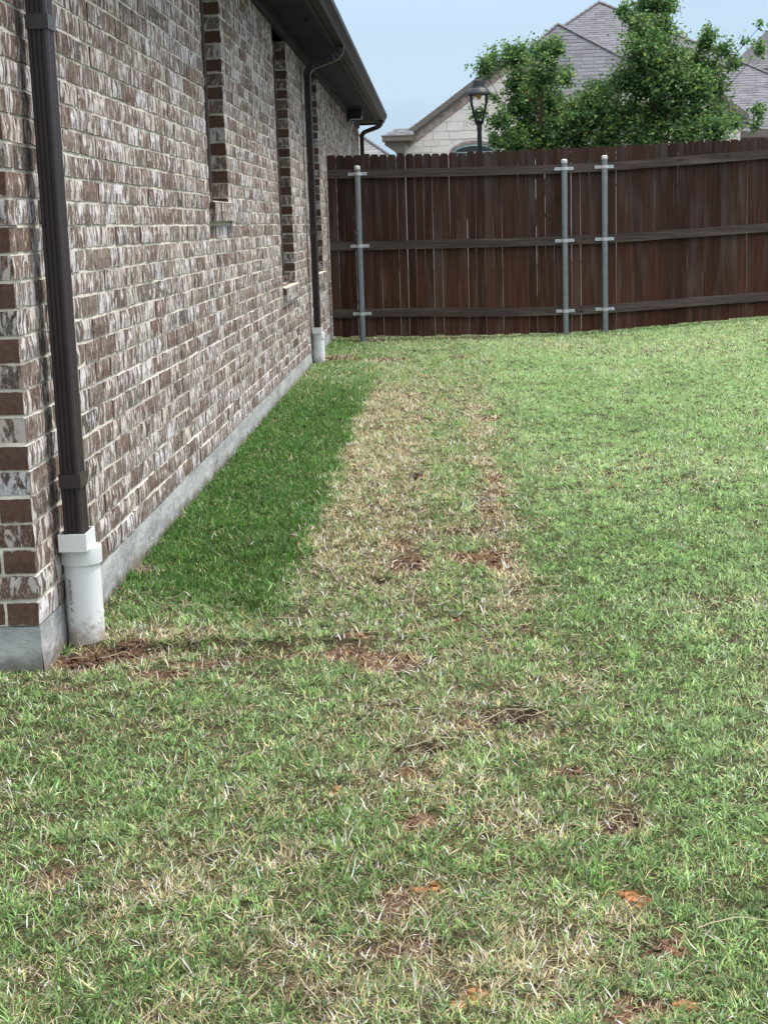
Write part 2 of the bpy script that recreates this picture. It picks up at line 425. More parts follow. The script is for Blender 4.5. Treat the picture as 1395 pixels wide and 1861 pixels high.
M_BRICK = brick_mat()
M_MORTAR = simple_mat("mortar", (0.64, 0.595, 0.515), 0.95, 0.1, 0.25, 14, 0.8, 90)
M_CONC = concrete_mat()
M_TRIM = simple_mat("painted_trim", (0.026, 0.021, 0.034), 0.6, 0.3, 0.12, 3)
M_SOFFIT = simple_mat("painted_soffit", (0.024, 0.021, 0.045), 0.7, 0.25, 0.12, 3)
M_GUTTER = simple_mat("gutter_metal", (0.026, 0.021, 0.027), 0.55, 0.3, 0.06, 3)
M_SPOUT = simple_mat("downspout_metal", (0.048, 0.035, 0.038), 0.38, 0.5, 0.08, 3)
M_PVC = simple_mat("white_pvc", (0.80, 0.81, 0.82), 0.35, 0.5, 0.04, 12)
def splash(m, top, col, amount, nsc):
    ns, ls = m.node_tree.nodes, m.node_tree.links
    b = ns["Principled BSDF"]; src = b.inputs["Base Color"].links[0].from_socket
    geo = ns.new("ShaderNodeNewGeometry"); sp = ns.new("ShaderNodeSeparateXYZ"); ls.new(geo.outputs["Position"], sp.inputs[0])
    nz = ns.new("ShaderNodeTexNoise"); nz.inputs["Scale"].default_value = nsc; nz.inputs["Detail"].default_value = 6; nz.inputs["Roughness"].default_value = 0.7
    ls.new(geo.outputs["Position"], nz.inputs["Vector"])
    h = math_node(ns, ls, 'DIVIDE', math_node(ns, ls, 'SUBTRACT', top, sp.outputs[2]), top)
    f = math_node(ns, ls, 'MULTIPLY', math_node(ns, ls, 'SUBTRACT', math_node(ns, ls, 'ADD', h, math_node(ns, ls, 'MULTIPLY', nz.outputs["Fac"], 1.1)), 1.0), 3.5, clamp=True)
    ls.new(mix(ns, ls, math_node(ns, ls, 'MULTIPLY', f, amount), src, col), b.inputs["Base Color"])
splash(M_PVC, 0.22, (0.28, 0.19, 0.12), 0.7, 45)
splash(M_CONC, 0.16, (0.15, 0.11, 0.08), 0.75, 9)
M_INK = simple_mat("print_ink", (0.015, 0.015, 0.015), 0.6, 0.2)
M_GLASSDARK, ns_, ls_, b_ = new_mat("dark_window_glass")
b_.inputs["Base Color"].default_value = (0.02, 0.025, 0.028, 1); b_.inputs["Roughness"].default_value = 0.05
M_FRAME = simple_mat("window_vinyl", (0.12, 0.10, 0.09), 0.5, 0.4)
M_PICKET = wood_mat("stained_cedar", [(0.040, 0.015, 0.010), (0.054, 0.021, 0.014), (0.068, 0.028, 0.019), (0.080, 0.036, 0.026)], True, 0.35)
M_RAIL = wood_mat("stained_rail", [(0.070, 0.051, 0.047), (0.082, 0.060, 0.055), (0.10, 0.074, 0.067), (0.075, 0.054, 0.048)], False, 0.7)
M_GALV = simple_mat("galvanised_post", (0.25, 0.28, 0.30), 0.42, 0.5, 0.15, 18, metal=0.35)
M_GALVB = simple_mat("galvanised_bracket", (0.62, 0.64, 0.65), 0.4, 0.5, 0.12, 30, metal=0.3)
M_GRASS = attr_mat("grass_blade", 0.5, 0.35, 0.42)
M_STRAW = attr_mat("dry_grass_blade", 0.75, 0.2, 0.25)
M_LEAF = attr_mat("leaf", 0.5, 0.35, 0.42)
M_SOIL = attr_mat("soil", 0.95, 0.1, 0, 0.9, 55, 0.5)
M_CLOD = attr_mat("clay_soil", 0.9, 0.12, 0, 0.8, 70, 0.6)
M_BARK = simple_mat("bark", (0.10, 0.075, 0.06), 0.9, 0.15, 0.35, 30, 0.6, 50)
M_SHINGLE = attr_mat("asphalt_shingle", 0.92, 0.15, 0, 0.4, 30, 0.35)
M_STONE = stone_mat()
M_STONEJ = simple_mat("stone_joint", (0.74, 0.71, 0.67), 0.95, 0.1, 0.15, 6)
M_LAMP = simple_mat("black_lamp_metal", (0.012, 0.017, 0.024), 0.55, 0.5, 0.1, 10)
M_BULB = simple_mat("amber_glass", (0.75, 0.48, 0.12), 0.2, 0.5)
M_NTRIM = simple_mat("taupe_trim", (0.20, 0.17, 0.15), 0.6, 0.3)
M_NTRIM2 = simple_mat("grey_rake_board", (0.24, 0.225, 0.22), 0.6, 0.3)
M_CAP = simple_mat("ridge_shingle", (0.19, 0.185, 0.20), 0.9, 0.2)
M_NBRICK = simple_mat("pale_smeared_brick", (0.36, 0.29, 0.26), 0.9, 0.2, 0.45, 9)
M_NFRAME = simple_mat("pale_window_frame", (0.42, 0.55, 0.55), 0.5, 0.4)
M_DARK = simple_mat("dark_plastic", (0.018, 0.019, 0.022), 0.45, 0.4)
M_WHITEP = simple_mat("white_painted_conduit", (0.72, 0.72, 0.72), 0.5, 0.4)

# ------------------------------------------------------------------ numpy noise
def vnoise(x, y, seed=0):
    xi = np.floor(x).astype(np.int64); yi = np.floor(y).astype(np.int64)
    xf = x - xi; yf = y - yi
    def h(a, b):
        n = (a * 374761393 + b * 668265263 + seed * 974634777) & 0xFFFFFFFF
        n = ((n ^ (n >> 13)) * 1274126177) & 0xFFFFFFFF
        return ((n ^ (n >> 16)) & 0xFFFF) / 65535.0
    u = xf * xf * (3 - 2 * xf); v = yf * yf * (3 - 2 * yf)
    return (h(xi, yi) * (1 - u) + h(xi + 1, yi) * u) * (1 - v) + (h(xi, yi + 1) * (1 - u) + h(xi + 1, yi + 1) * u) * v

def fbm(x, y, sc, seed=0, oct=4):
    r = np.zeros_like(x, dtype=float); a = 0.5; t = 0
    for i in range(oct):
        r += a * vnoise(x * sc * 2 ** i + 17.3 * i, y * sc * 2 ** i - 9.1 * i, seed + i); t += a; a *= 0.55
    return r / t

def sstep(a, b, x):
    t = np.clip((x - a) / (b - a), 0, 1); return t * t * (3 - 2 * t)

# bare and disturbed spots of the lawn: x, y, radius x, radius y, strength, tone (+ red clay, - dark soil, also shadow painted along the trench lip)
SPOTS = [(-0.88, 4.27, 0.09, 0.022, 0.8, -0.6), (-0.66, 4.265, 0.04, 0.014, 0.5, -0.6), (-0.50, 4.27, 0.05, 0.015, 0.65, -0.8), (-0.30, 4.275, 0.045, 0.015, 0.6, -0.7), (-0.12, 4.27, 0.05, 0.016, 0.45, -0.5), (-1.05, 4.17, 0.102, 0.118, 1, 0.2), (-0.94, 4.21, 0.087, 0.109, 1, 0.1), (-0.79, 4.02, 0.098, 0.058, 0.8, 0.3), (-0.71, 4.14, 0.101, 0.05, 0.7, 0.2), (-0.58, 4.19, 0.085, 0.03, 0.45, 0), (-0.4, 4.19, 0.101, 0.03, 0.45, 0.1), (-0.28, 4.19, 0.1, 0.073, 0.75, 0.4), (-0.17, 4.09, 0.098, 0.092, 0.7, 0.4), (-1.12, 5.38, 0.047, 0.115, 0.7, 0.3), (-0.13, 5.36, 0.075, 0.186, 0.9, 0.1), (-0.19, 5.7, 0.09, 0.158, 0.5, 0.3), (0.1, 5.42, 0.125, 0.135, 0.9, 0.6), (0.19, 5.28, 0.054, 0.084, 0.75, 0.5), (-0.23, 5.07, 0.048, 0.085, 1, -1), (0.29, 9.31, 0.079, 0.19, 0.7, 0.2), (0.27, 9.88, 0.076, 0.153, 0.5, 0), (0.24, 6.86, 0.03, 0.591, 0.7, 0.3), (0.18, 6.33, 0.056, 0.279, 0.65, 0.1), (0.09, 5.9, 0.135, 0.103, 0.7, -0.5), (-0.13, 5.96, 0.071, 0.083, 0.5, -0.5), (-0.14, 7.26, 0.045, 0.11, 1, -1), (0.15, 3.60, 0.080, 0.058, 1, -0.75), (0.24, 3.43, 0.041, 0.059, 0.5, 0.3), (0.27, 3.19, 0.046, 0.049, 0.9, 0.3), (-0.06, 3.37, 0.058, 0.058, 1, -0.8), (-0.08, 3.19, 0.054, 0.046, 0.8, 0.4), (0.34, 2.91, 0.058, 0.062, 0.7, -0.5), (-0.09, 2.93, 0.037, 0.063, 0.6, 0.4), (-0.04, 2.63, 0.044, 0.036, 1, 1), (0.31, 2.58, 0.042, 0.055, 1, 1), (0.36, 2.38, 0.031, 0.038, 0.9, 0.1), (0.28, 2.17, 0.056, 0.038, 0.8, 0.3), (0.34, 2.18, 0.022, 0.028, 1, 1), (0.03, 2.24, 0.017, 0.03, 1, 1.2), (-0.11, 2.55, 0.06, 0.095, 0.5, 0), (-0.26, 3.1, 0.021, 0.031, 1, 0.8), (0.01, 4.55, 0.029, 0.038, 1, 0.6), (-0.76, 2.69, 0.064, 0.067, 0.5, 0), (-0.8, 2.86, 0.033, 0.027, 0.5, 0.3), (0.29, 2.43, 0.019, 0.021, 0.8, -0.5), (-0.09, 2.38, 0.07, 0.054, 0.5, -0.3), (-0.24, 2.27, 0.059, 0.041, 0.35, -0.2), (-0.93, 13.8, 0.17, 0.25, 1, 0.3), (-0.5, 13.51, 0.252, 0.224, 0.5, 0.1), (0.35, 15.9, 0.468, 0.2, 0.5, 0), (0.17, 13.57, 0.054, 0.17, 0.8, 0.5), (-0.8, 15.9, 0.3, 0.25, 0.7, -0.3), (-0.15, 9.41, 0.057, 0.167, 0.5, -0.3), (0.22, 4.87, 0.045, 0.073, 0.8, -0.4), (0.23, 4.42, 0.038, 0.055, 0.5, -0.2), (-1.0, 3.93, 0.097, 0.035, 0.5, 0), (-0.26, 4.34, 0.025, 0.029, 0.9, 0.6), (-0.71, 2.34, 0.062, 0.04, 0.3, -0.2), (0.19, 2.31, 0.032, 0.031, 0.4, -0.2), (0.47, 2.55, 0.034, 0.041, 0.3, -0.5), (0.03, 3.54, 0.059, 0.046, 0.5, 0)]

def fields(x, y):
    """bare soil amount, soil tone, straw share, lushness, lightness at lawn points"""
    wx = x + (fbm(x, y, 14, 3) - 0.5) * 0.10 + (fbm(x, y, 45, 4) - 0.5) * 0.04; wy = y + (fbm(x, y, 11, 8) - 0.5) * 0.14 + (fbm(x, y, 40, 9) - 0.5) * 0.06
    dirt = np.zeros_like(x); tone = np.zeros_like(x)
    for (sx, sy, rx, ry, s, t) in SPOTS:
        q_ = 0.8 if t > 0.75 else (0.95 if sy > 4.6 or sy < 3.95 else 1.05)
        d = np.sqrt(((wx - sx) / (rx * q_)) ** 2 + ((wy - sy) / (ry * q_)) ** 2)
        a = s * (1 - sstep(0.5, 1.25, d)) * (0.75 + 0.5 * fbm(x, y, 30, 6))
        tone = np.where(a > dirt, t, tone); dirt = np.maximum(dirt, a)
    e = (fbm(x, y, 5, 21) - 0.5) * 0.16
    n1 = fbm(x, y, 2.2, 31); n2 = fbm(x, y, 9, 41); n3 = fbm(x, y * 0.55, 1.0, 51)
    strip = sstep(-0.55, -0.49, x + e) * (1 - sstep(0.22, 0.36, x + e)) * sstep(4.3, 4.8, y) * (1 - sstep(11.0, 13.5, y + e * 8))
    yellow = strip * (1 - sstep(-0.22, -0.08, x + e)) * sstep(4.9, 5.4, y) * (1 - sstep(10.6, 12.2, y + e * 6))
    e2 = (fbm(x, y, 13, 23) - 0.5) * 0.16
    lush = (1 - sstep(-0.60, -0.48, x + e * 0.9 + e2)) * sstep(-0.25, 0.2, y - 4.62 - np.clip(-x - 0.6, 0, 1) * 0.8 + e * 2 + e2) * (1 - 0.75 * sstep(10.2, 12.5, y + e * 5))
    lush = np.maximum(lush, 0.55 * (1 - sstep(-0.95, -0.6, x)) * sstep(14.2, 15, y))
    fore = 1 - sstep(4.0, 4.9, y + e * 3)
    right = sstep(0.30, 0.55, x + e) * (1 - fore * 0.2)
    straw = 0.27 + 0.5 * (n1 - 0.5)
    straw = straw * (1 - strip) + strip * (0.42 + 0.8 * (n2 - 0.5))
    straw = straw * (1 - yellow) + yellow * (0.84 + 0.5 * (n2 - 0.5))
    straw = straw * (1 - right) + right * (0.07 + 0.9 * np.clip(n3 - 0.5, -0.1, 0.4) + 0.35 * np.clip(n2 - 0.5, 0, 1))
    straw = straw * (1 - lush) + lush * (0.08 + 0.5 * np.clip(n2 - 0.55, 0, 1))
    straw = straw + 0.34 * sstep(0.55, 0.66, fbm(x, y, 6.5, 161)) * (0.25 + 0.75 * fore) * (1 - lush) * (1 - 0.6 * right)
    straw = straw + (0.5 * np.exp(-((x - 0.22 + e) / 0.06) ** 2) + 0.25 * np.exp(-((x + 0.12 + e) / 0.05) ** 2)) * sstep(4.4, 4.8, y) * (1 - sstep(9.5, 11.5, y)) * (0.3 + 1.2 * n2)
    straw = straw + 0.18 * np.exp(-((x - 0.04 - 0.12 * np.sin(y * 3.1) + e) / 0.09) ** 2) * fore
    # foreground: greener on the left, strawy middle and bottom
    fl = fore * (1 - sstep(-0.45, -0.1, x)) * sstep(2.75, 3.1, y)
    straw = straw * (1 - 0.55 * fl) + 0.55 * fl * 0.2
    cen = fore * np.exp(-((x - 0.02) / 0.26) ** 2)
    straw = straw + cen * 0.08 + fore * (1 - sstep(2.3, 2.9, y)) * 0.05
    straw = straw + np.clip(dirt, 0, 0.6) * 0.35 + 0.6 * np.exp(-((x + 0.90) / 0.17) ** 2 - ((y - 4.42) / 0.13) ** 2) + 0.15 * np.exp(-((y - 4.4) / 0.12) ** 2) * (x < 0.2)
    straw = straw + 0.3 * np.exp(-((x + 0.05) / 0.12) ** 2 - ((y - 2.6) / 0.2) ** 2) + 0.3 * np.exp(-((x + 0.55) / 0.2) ** 2 - ((y - 2.75) / 0.2) ** 2)
    light = right * (0.72 + 1.3 * (n3 - 0.5) + 0.5 * (n1 - 0.5)) + (1 - right) * (0.25 + 0.5 * (n1 - 0.5)) * (1 - lush)
    light = light + 0.3 * sstep(6, 12, y) * (1 - lush) + 0.9 * (fbm(x, y, 3.5, 131) - 0.5) * (1 - lush) * (0.4 + 0.6 * right)
    straw = straw + 0.35 * (fbm(x, y, 5.5, 141) - 0.5) * (1 - lush)
    return dirt, tone, np.clip(straw, 0, 0.97), lush, np.clip(light, 0, 1.2)

def ground_z(x, y, dirt=None, tone=None):
    z = 0.03 + 0.025 * sstep(5, 15, y) + 0.055 * np.clip(x - 1.5, 0, 3) * sstep(6, 14, y)
    z = z + (fbm(x, y, 1.3, 61) - 0.5) * 0.02 + (fbm(x, y, 7, 71) - 0.5) * 0.016 * np.exp(-y / 9)
    # cut edge of the sod above the trench at the pipe
    cut = sstep(4.27, 4.30, y + (fbm(x, y * 0, 6, 5) - 0.5) * 0.10) * (1 - sstep(4.29, 4.75, y)) * (1 - sstep(-0.35, 0.05, x))
    z = z + 0.017 * cut * (0.4 + 1.2 * fbm(x, y, 9, 17))
    if dirt is None:
        dirt, tone = fields(x, y)[:2]
    if tone is None: tone = np.zeros_like(x)
    near = np.exp(-np.maximum(y - 2, 0) / 6)
    z = z - (0.012 + 0.022 * np.clip(-tone, 0, 1)) * dirt * (0.3 + 0.7 * near) + dirt * (fbm(x, y, 30, 81) - 0.5) * 0.03 * near
    return z

# ------------------------------------------------------------------ ground sheet
def set_tint(me, cols, domain='POINT'):
    a = me.color_attributes.new("tint", 'FLOAT_COLOR', domain)
    c = np.ones((len(cols), 4), dtype=np.float32); c[:, :3] = cols
    a.data.foreach_set("color", c.ravel())

xs = np.concatenate([[-260, -120, -60, -30, -15, -8, -4, -2.2], np.arange(-1.5, 1.2, 0.014), np.arange(1.2, 5.0, 0.05), [5.5, 7, 10, 16, 30, 60, 120, 260]])
ys_l = [1.4]
while ys_l[-1] < 16.3:
    ys_l.append(ys_l[-1] + 0.014 * max(1.0, ys_l[-1] / 5.0))
ys = np.concatenate([[-200, -80, -30, -10, -3, 0.3], ys_l, [17, 18, 20, 24, 30, 40, 60, 100, 200, 500]])
GX, GY = np.meshgrid(xs, ys)
gx, gy = GX.ravel(), GY.ravel()
gd, gt, gs, gl, gli = fields(gx, gy)
gz = ground_z(gx, gy, gd, gt)
inside = (gx > -1.5) & (gx < 6) & (gy > 1.2) & (gy < 16.6)
gz = np.where(inside, gz, np.where(gy > 16.6, 0.055 + 0.055 * np.clip(gx - 1.5, 0, 3), 0.03))
thatch = np.array([0.085, 0.066, 0.038]); green = np.array([0.034, 0.044, 0.017])
red = np.array([0.165, 0.088, 0.052]); clay = np.array([0.34, 0.165, 0.07]); humus_shadow = np.array([0.035, 0.024, 0.018]); soil = np.array([0.105, 0.062, 0.042])  # darkest soil tone also paints the shadow line below the sod edge
nn = fbm(gx, gy, 25, 91)[:, None]
base = thatch * (0.4 + 0.8 * nn) * (0.45 + 0.55 * gs[:, None]) + green * 0.7 * (1 - gs[:, None])
lawnfar = np.array([0.13, 0.125, 0.085])
base = np.where(inside[:, None], base, lawnfar)
tt = np.clip(gt, -1, 1.2)[:, None]
sc_ = np.where(tt > 0, soil * (1 - np.clip(tt, 0, 1)) + (red * (1 - np.clip(tt - 0.5, 0, 0.5) * 2) + clay * np.clip(tt - 0.5, 0, 0.5) * 2) * np.clip(tt, 0, 1), soil * (1 + tt) + humus_shadow * (-tt))
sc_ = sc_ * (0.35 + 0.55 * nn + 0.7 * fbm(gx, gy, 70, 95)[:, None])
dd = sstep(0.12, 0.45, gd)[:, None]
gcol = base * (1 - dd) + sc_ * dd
nx_, ny_ = len(xs), len(ys)
ii = np.arange(nx_ * ny_).reshape(ny_, nx_)
quads = np.stack([ii[:-1, :-1], ii[:-1, 1:], ii[1:, 1:], ii[1:, :-1]], -1).reshape(-1, 4)
me = bpy.data.meshes.new("ground")
me.vertices.add(len(gx)); me.vertices.foreach_set("co", np.stack([gx, gy, gz], -1).ravel())
me.loops.add(quads.size); me.loops.foreach_set("vertex_index", quads.ravel().astype(np.int32))
me.polygons.add(len(quads)); me.polygons.foreach_set("loop_start", np.arange(0, quads.size, 4, dtype=np.int32))
me.polygons.foreach_set("loop_total", np.full(len(quads), 4, dtype=np.int32))
me.polygons.foreach_set("use_smooth", np.ones(len(quads), dtype=bool))
me.update(); me.validate()
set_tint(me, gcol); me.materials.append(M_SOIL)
tag(link("ground", me), kind='structure')

# ------------------------------------------------------------------ grass
def raw_mesh(name, verts, faces_tri, cols, mat):
    me = bpy.data.meshes.new(name)
    me.vertices.add(len(verts)); me.vertices.foreach_set("co", verts.astype(np.float32).ravel())
    me.loops.add(faces_tri.size); me.loops.foreach_set("vertex_index", faces_tri.astype(np.int32).ravel())
    me.polygons.add(len(faces_tri)); me.polygons.foreach_set("loop_start", np.arange(0, faces_tri.size, 3, dtype=np.int32))
    me.polygons.foreach_set("loop_total", np.full(len(faces_tri), 3, dtype=np.int32))
    me.update(calc_edges=True)
    set_tint(me, cols); me.materials.append(mat)
    return link(name, me)

def blades(base, L, W, az, th0, th1, col):
    """5-vertex bent blades as triangles; twist gives the face direction"""
    n = len(L)
    h = np.stack([np.cos(az), np.sin(az), np.zeros(n)], -1)
    tw = az + np.pi / 2 + RNG.uniform(-0.9, 0.9, n)
    s = np.stack([np.cos(tw), np.sin(tw), RNG.uniform(-0.3, 0.3, n)], -1)
    zz = np.array([0, 0, 1.0])
    k = (L * 0.5)[:, None]
    mid = base + k * (np.sin(th0)[:, None] * h + np.cos(th0)[:, None] * zz)
    tip = mid + k * (np.sin(th1)[:, None] * h + np.cos(th1)[:, None] * zz)
    tip[:, 2] = np.maximum(tip[:, 2], base[:, 2] + 0.004)
    w = (W * 0.5)[:, None] * s
    v = np.stack([base - w * 0.8, base + w * 0.8, mid + w, mid - w, tip], 1).reshape(-1, 3)
    o = (np.arange(n) * 5)[:, None, None]
    t = np.array([[0, 1, 2], [0, 2, 3], [3, 2, 4]])[None] + o
    c = np.repeat(col, 5, axis=0).reshape(n, 5, 3)
    return v, t.reshape(-1, 3), c.reshape(-1, 3)

def scatter(rho0, y0, y1, pw):
    """lawn points seen (with a generous margin) from the garden path, denser close by"""
    out = []
    y = y0
    while y < y1:
        dy = 0.1 * max(1, y / 4)
        xl, xr = max(-1.135, -0.27 * y - 0.55), min(4.6, 0.25 * y + 0.75)
        if y < 4.07: xl = -0.27 * y - 0.55
        n = int(rho0 * (2.3 / y) ** pw * (xr - xl) * dy)
        out.append(np.stack([RNG.uniform(xl, xr, n), RNG.uniform(y, y + dy, n)], -1))
        y += dy
    p = np.concatenate(out)
    return p[p[:, 1] < y1]

P = scatter(8800, 1.75, 16.2, 1.25)
tn_ = RNG.integers(4, 11, len(P))
tid = np.repeat(np.arange(len(P)), tn_)
tr_ = (0.004 + 0.010 * RNG.random(len(P)))[tid] * (1 + 0.10 * (P[tid, 1] - 2.3).clip(0))
ta = RNG.uniform(0, 2 * np.pi, len(tid)); tq_ = np.sqrt(RNG.random(len(tid)))
tuft_tone = (RNG.normal(1.0, 0.3, len(P)).clip(0.4, 1.9) * (0.62 + 0.76 * fbm(P[:, 0], P[:, 1], 12, 151)))[tid]
tuft_len = RNG.uniform(0.5, 1.4, len(P))[tid]
tuft_straw = RNG.normal(0, 0.22, len(P))[tid]
tuft_az = RNG.uniform(0, 2 * np.pi, len(P))[tid]
P = P[tid] + np.stack([np.cos(ta), np.sin(ta)], -1) * (tr_ * tq_)[:, None]
ok_ = ~((P[:, 0] < -1.137) & (P[:, 1] > 4.07))
P, tuft_tone, tuft_len, tuft_straw, tuft_az, ta = P[ok_], tuft_tone[ok_], tuft_len[ok_], tuft_straw[ok_], tuft_az[ok_], ta[ok_]
x, y = P[:, 0], P[:, 1]
d, t, s, lu, li = fields(x, y)
clump = fbm(x, y, 16, 101)
keep = RNG.random(len(x)) < np.clip(1.0 - 0.92 * d, 0.06, 1) * np.clip(0.1 + 1.5 * clump + 0.5 * lu, 0, 1)
P, x, y, d, s, lu, li, clump, t = P[keep], x[keep], y[keep], d[keep], s[keep], lu[keep], li[keep], clump[keep], t[keep]
tuft_tone, tuft_len, tuft_straw, tuft_az, ta = tuft_tone[keep], tuft_len[keep], tuft_straw[keep], tuft_az[keep], ta[keep]
s = s + 0.9 * np.clip(d, 0, 0.8) + tuft_straw * (s > 0.08) + 0.5 * (0.5 - clump) * (1 - lu)
n = len(x)
isstraw = RNG.random(n) < s
z = ground_z(x, y, d, t) - 0.002
dist = 1 + (y - 2.3).clip(0) * 0.21 * (1 - 0.02 * (y - 2.3).clip(0))
L = np.where(isstraw, RNG.uniform(0.015, 0.042, n), RNG.uniform(0.014, 0.034, n) * (1 + 0.45 * lu)) * (1 + 0.03 * (y - 2.3).clip(0)) * (0.75 + 0.5 * clump)
W = np.where(isstraw, RNG.uniform(0.0010, 0.0021, n), RNG.uniform(0.0015, 0.0026, n)) * dist
az = np.where(RNG.random(n) < 0.6, ta + RNG.normal(0, 0.5, n), tuft_az + RNG.normal(0, 0.6, n))
L = L * tuft_len * 0.86
W = W * np.where(RNG.random(n) < 0.12, 1.5, 1.0)
th0 = np.where(isstraw, RNG.uniform(0.5, 1.5, n), RNG.uniform(0.1, 1.25, n))
th1 = th0 + np.where(isstraw, RNG.uniform(-0.3, 0.5, n), RNG.uniform(0.1, 1.0, n))
r1, r2, r3 = RNG.random(n)[:, None], RNG.random(n)[:, None], RNG.random(n)[:, None]
g_mid = np.array([0.085, 0.175, 0.040]) * (1 - r1) + np.array([0.26, 0.41, 0.125]) * r1
g_lush = np.array([0.036, 0.105, 0.020]) * (1 - r1) + np.array([0.125, 0.25, 0.052]) * r1
g_light = np.array([0.21, 0.345, 0.11]) * (1 - r1) + np.array([0.46, 0.60, 0.28]) * r1
lu_, li_ = lu[:, None], np.clip(li, 0, 1)[:, None]
gc = g_mid * (1 - li_) + g_light * li_
gc = gc * (1 - lu_) + g_lush * lu_
bluish = (r2 > 0.8) & (lu_ < 0.5)
gc = np.where(bluish, gc * np.array([1.0, 1.02, 1.5]), gc)
sc_a = np.array([0.68, 0.58, 0.34]) * (1 - r1) + np.array([0.40, 0.32, 0.16]) * r1
sc_a = np.where(r2 > 0.72, np.array([0.82, 0.77, 0.66]), sc_a)
sc_a = np.where(r3 > 0.8, np.array([0.16, 0.12, 0.085]), sc_a)
col = np.where(isstraw[:, None], sc_a, gc) * (1.12 * ((0.45 + 1.1 * r3 ** 1.3) * (1 - sstep(3.5, 8, y))[:, None] + (0.85 + 0.45 * r3) * sstep(3.5, 8, y)[:, None])) * (1 + (tuft_tone - 1) * (1 - 0.6 * sstep(4, 10, y)))[:, None]
col = col.clip(0, 0.85)
base_p = np.stack([x, y, z], -1)
gm = ~isstraw
for nm, mk, mt in (("lawn_grass", gm, M_GRASS), ("dry_grass", isstraw, M_STRAW)):
    v, tr, c = blades(base_p[mk], L[mk], W[mk], az[mk], th0[mk], th1[mk], col[mk])
    o = raw_mesh(nm, v, tr, c, mt)
    if nm == "lawn_grass":
        tag(o, 'short green bermuda grass covering the back yard', 'grass', kind='stuff')
    else:
        tag(o, 'dead straw coloured grass blades mixed through the lawn', 'dry grass', kind='stuff')
print("blades", n)

# runners and straw stalks lying loose on the turf
P = scatter(700, 1.8, 13.5, 1.1)
x, y = P[:, 0], P[:, 1]
d, t, s, lu, li = fields(x, y)
keep = RNG.random(len(x)) < np.clip(0.10 + 0.9 * s + 0.5 * d - 0.4 * li, 0.02, 1) * (1 - 0.9 * lu)
P, x, y, d = P[keep], x[keep], y[keep], d[keep]
n = len(x)
K = 6
az = RNG.uniform(0, 2 * np.pi, n)
Ls = (0.014 + 0.07 * RNG.random(n) ** 3) * (1 + 0.05 * (y - 2.3).clip(0))
curv = RNG.normal(0, 0.06, n)
zb = ground_z(x, y, d) + RNG.uniform(0.008, 0.022, n)
pos = np.stack([x, y, zb], -1)
pts = [pos.copy()]
for k in range(K - 1):
    az = az + curv + RNG.normal(0, 0.12, n) + RNG.choice([0, 0, 0, 0.7, -0.7], n)
    pos = pos + (Ls / (K - 1))[:, None] * np.stack([np.cos(az), np.sin(az), RNG.uniform(-0.22, 0.3, n)], -1)
    pts.append(pos.copy())
pts = np.stack(pts, 1)
wd = (RNG.uniform(0.0005, 0.0011, n) * (1 + 0.16 * (y - 2.3).clip(0)))[:, None]
tg = np.gradient(pts, axis=1); sd_ = np.stack([-tg[..., 1], tg[..., 0], np.zeros_like(tg[..., 0])], -1)
sd_ /= np.linalg.norm(sd_, axis=-1, keepdims=True) + 1e-9
up_ = np.array([0, 0, 1.0])
ring = np.stack([pts - sd_ * wd[..., None], pts + sd_ * wd[..., None], pts + up_ * wd[..., None] * 1.5], 2)  # n,K,3,3
v = ring.reshape(-1, 3)
b0 = (np.arange(n) * K * 3)[:, None, None]
fl_ = []
for k in range(K - 1):
    for a in range(3):
        b = (a + 1) % 3
        fl_ += [[k * 3 + a, k * 3 + b, k * 3 + 3 + b], [k * 3 + a, k * 3 + 3 + b, k * 3 + 3 + a]]
tr = (np.array(fl_)[None] + b0).reshape(-1, 3)
r1, r2 = RNG.random(n)[:, None], RNG.random(n)[:, None]
cc = np.array([0.58, 0.50, 0.36]) * (1 - r1) + np.array([0.36, 0.28, 0.18]) * r1
cc = np.where(r2 > 0.75, np.array([0.20, 0.14, 0.10]), cc)
tag(raw_mesh("loose_straw", v, tr, np.repeat(cc, K * 3, axis=0), M_STRAW), 'pale runners and straw stalks lying loose on the torn turf', 'straw', kind='stuff')
print("runners", n)

# a few long dry stalks that stand out on the turf
STALKS = [([(-0.213, 4.865, 0.05), (-0.142, 4.60, 0.065), (-0.10, 4.40, 0.07), (-0.05, 4.20, 0.05)], 'long thin dry runner lying across the turf past the dug trench'),
          ([(0.062, 3.49, 0.05), (0.136, 3.534, 0.075), (0.197, 3.543, 0.07), (0.257, 3.51, 0.05)], 'long dry stalk lying over the dark torn patch on the right'),
          ([(0.41, 2.393, 0.06), (0.468, 2.405, 0.07), (0.532, 2.424, 0.055)], 'long dry stalk near the right edge of the lawn'),
          ([(-0.956, 4.34, 0.03), (-0.960, 4.34, 0.085), (-0.965, 4.34, 0.125)], 'upright pale stalk standing in the straw beside the near drain pipe'),
          ([(-0.884, 4.687, 0.06), (-0.829, 4.599, 0.085), (-0.797, 4.651, 0.075), (-0.674, 4.552, 0.06)], 'forked pale runner lying on green grass near the drain pipe'),
          ([(-0.107, 3.336, 0.05), (-0.037, 3.362, 0.07), (0.021, 3.405, 0.05)], 'dry stalk lying over the dark hole in the middle of the lawn')]
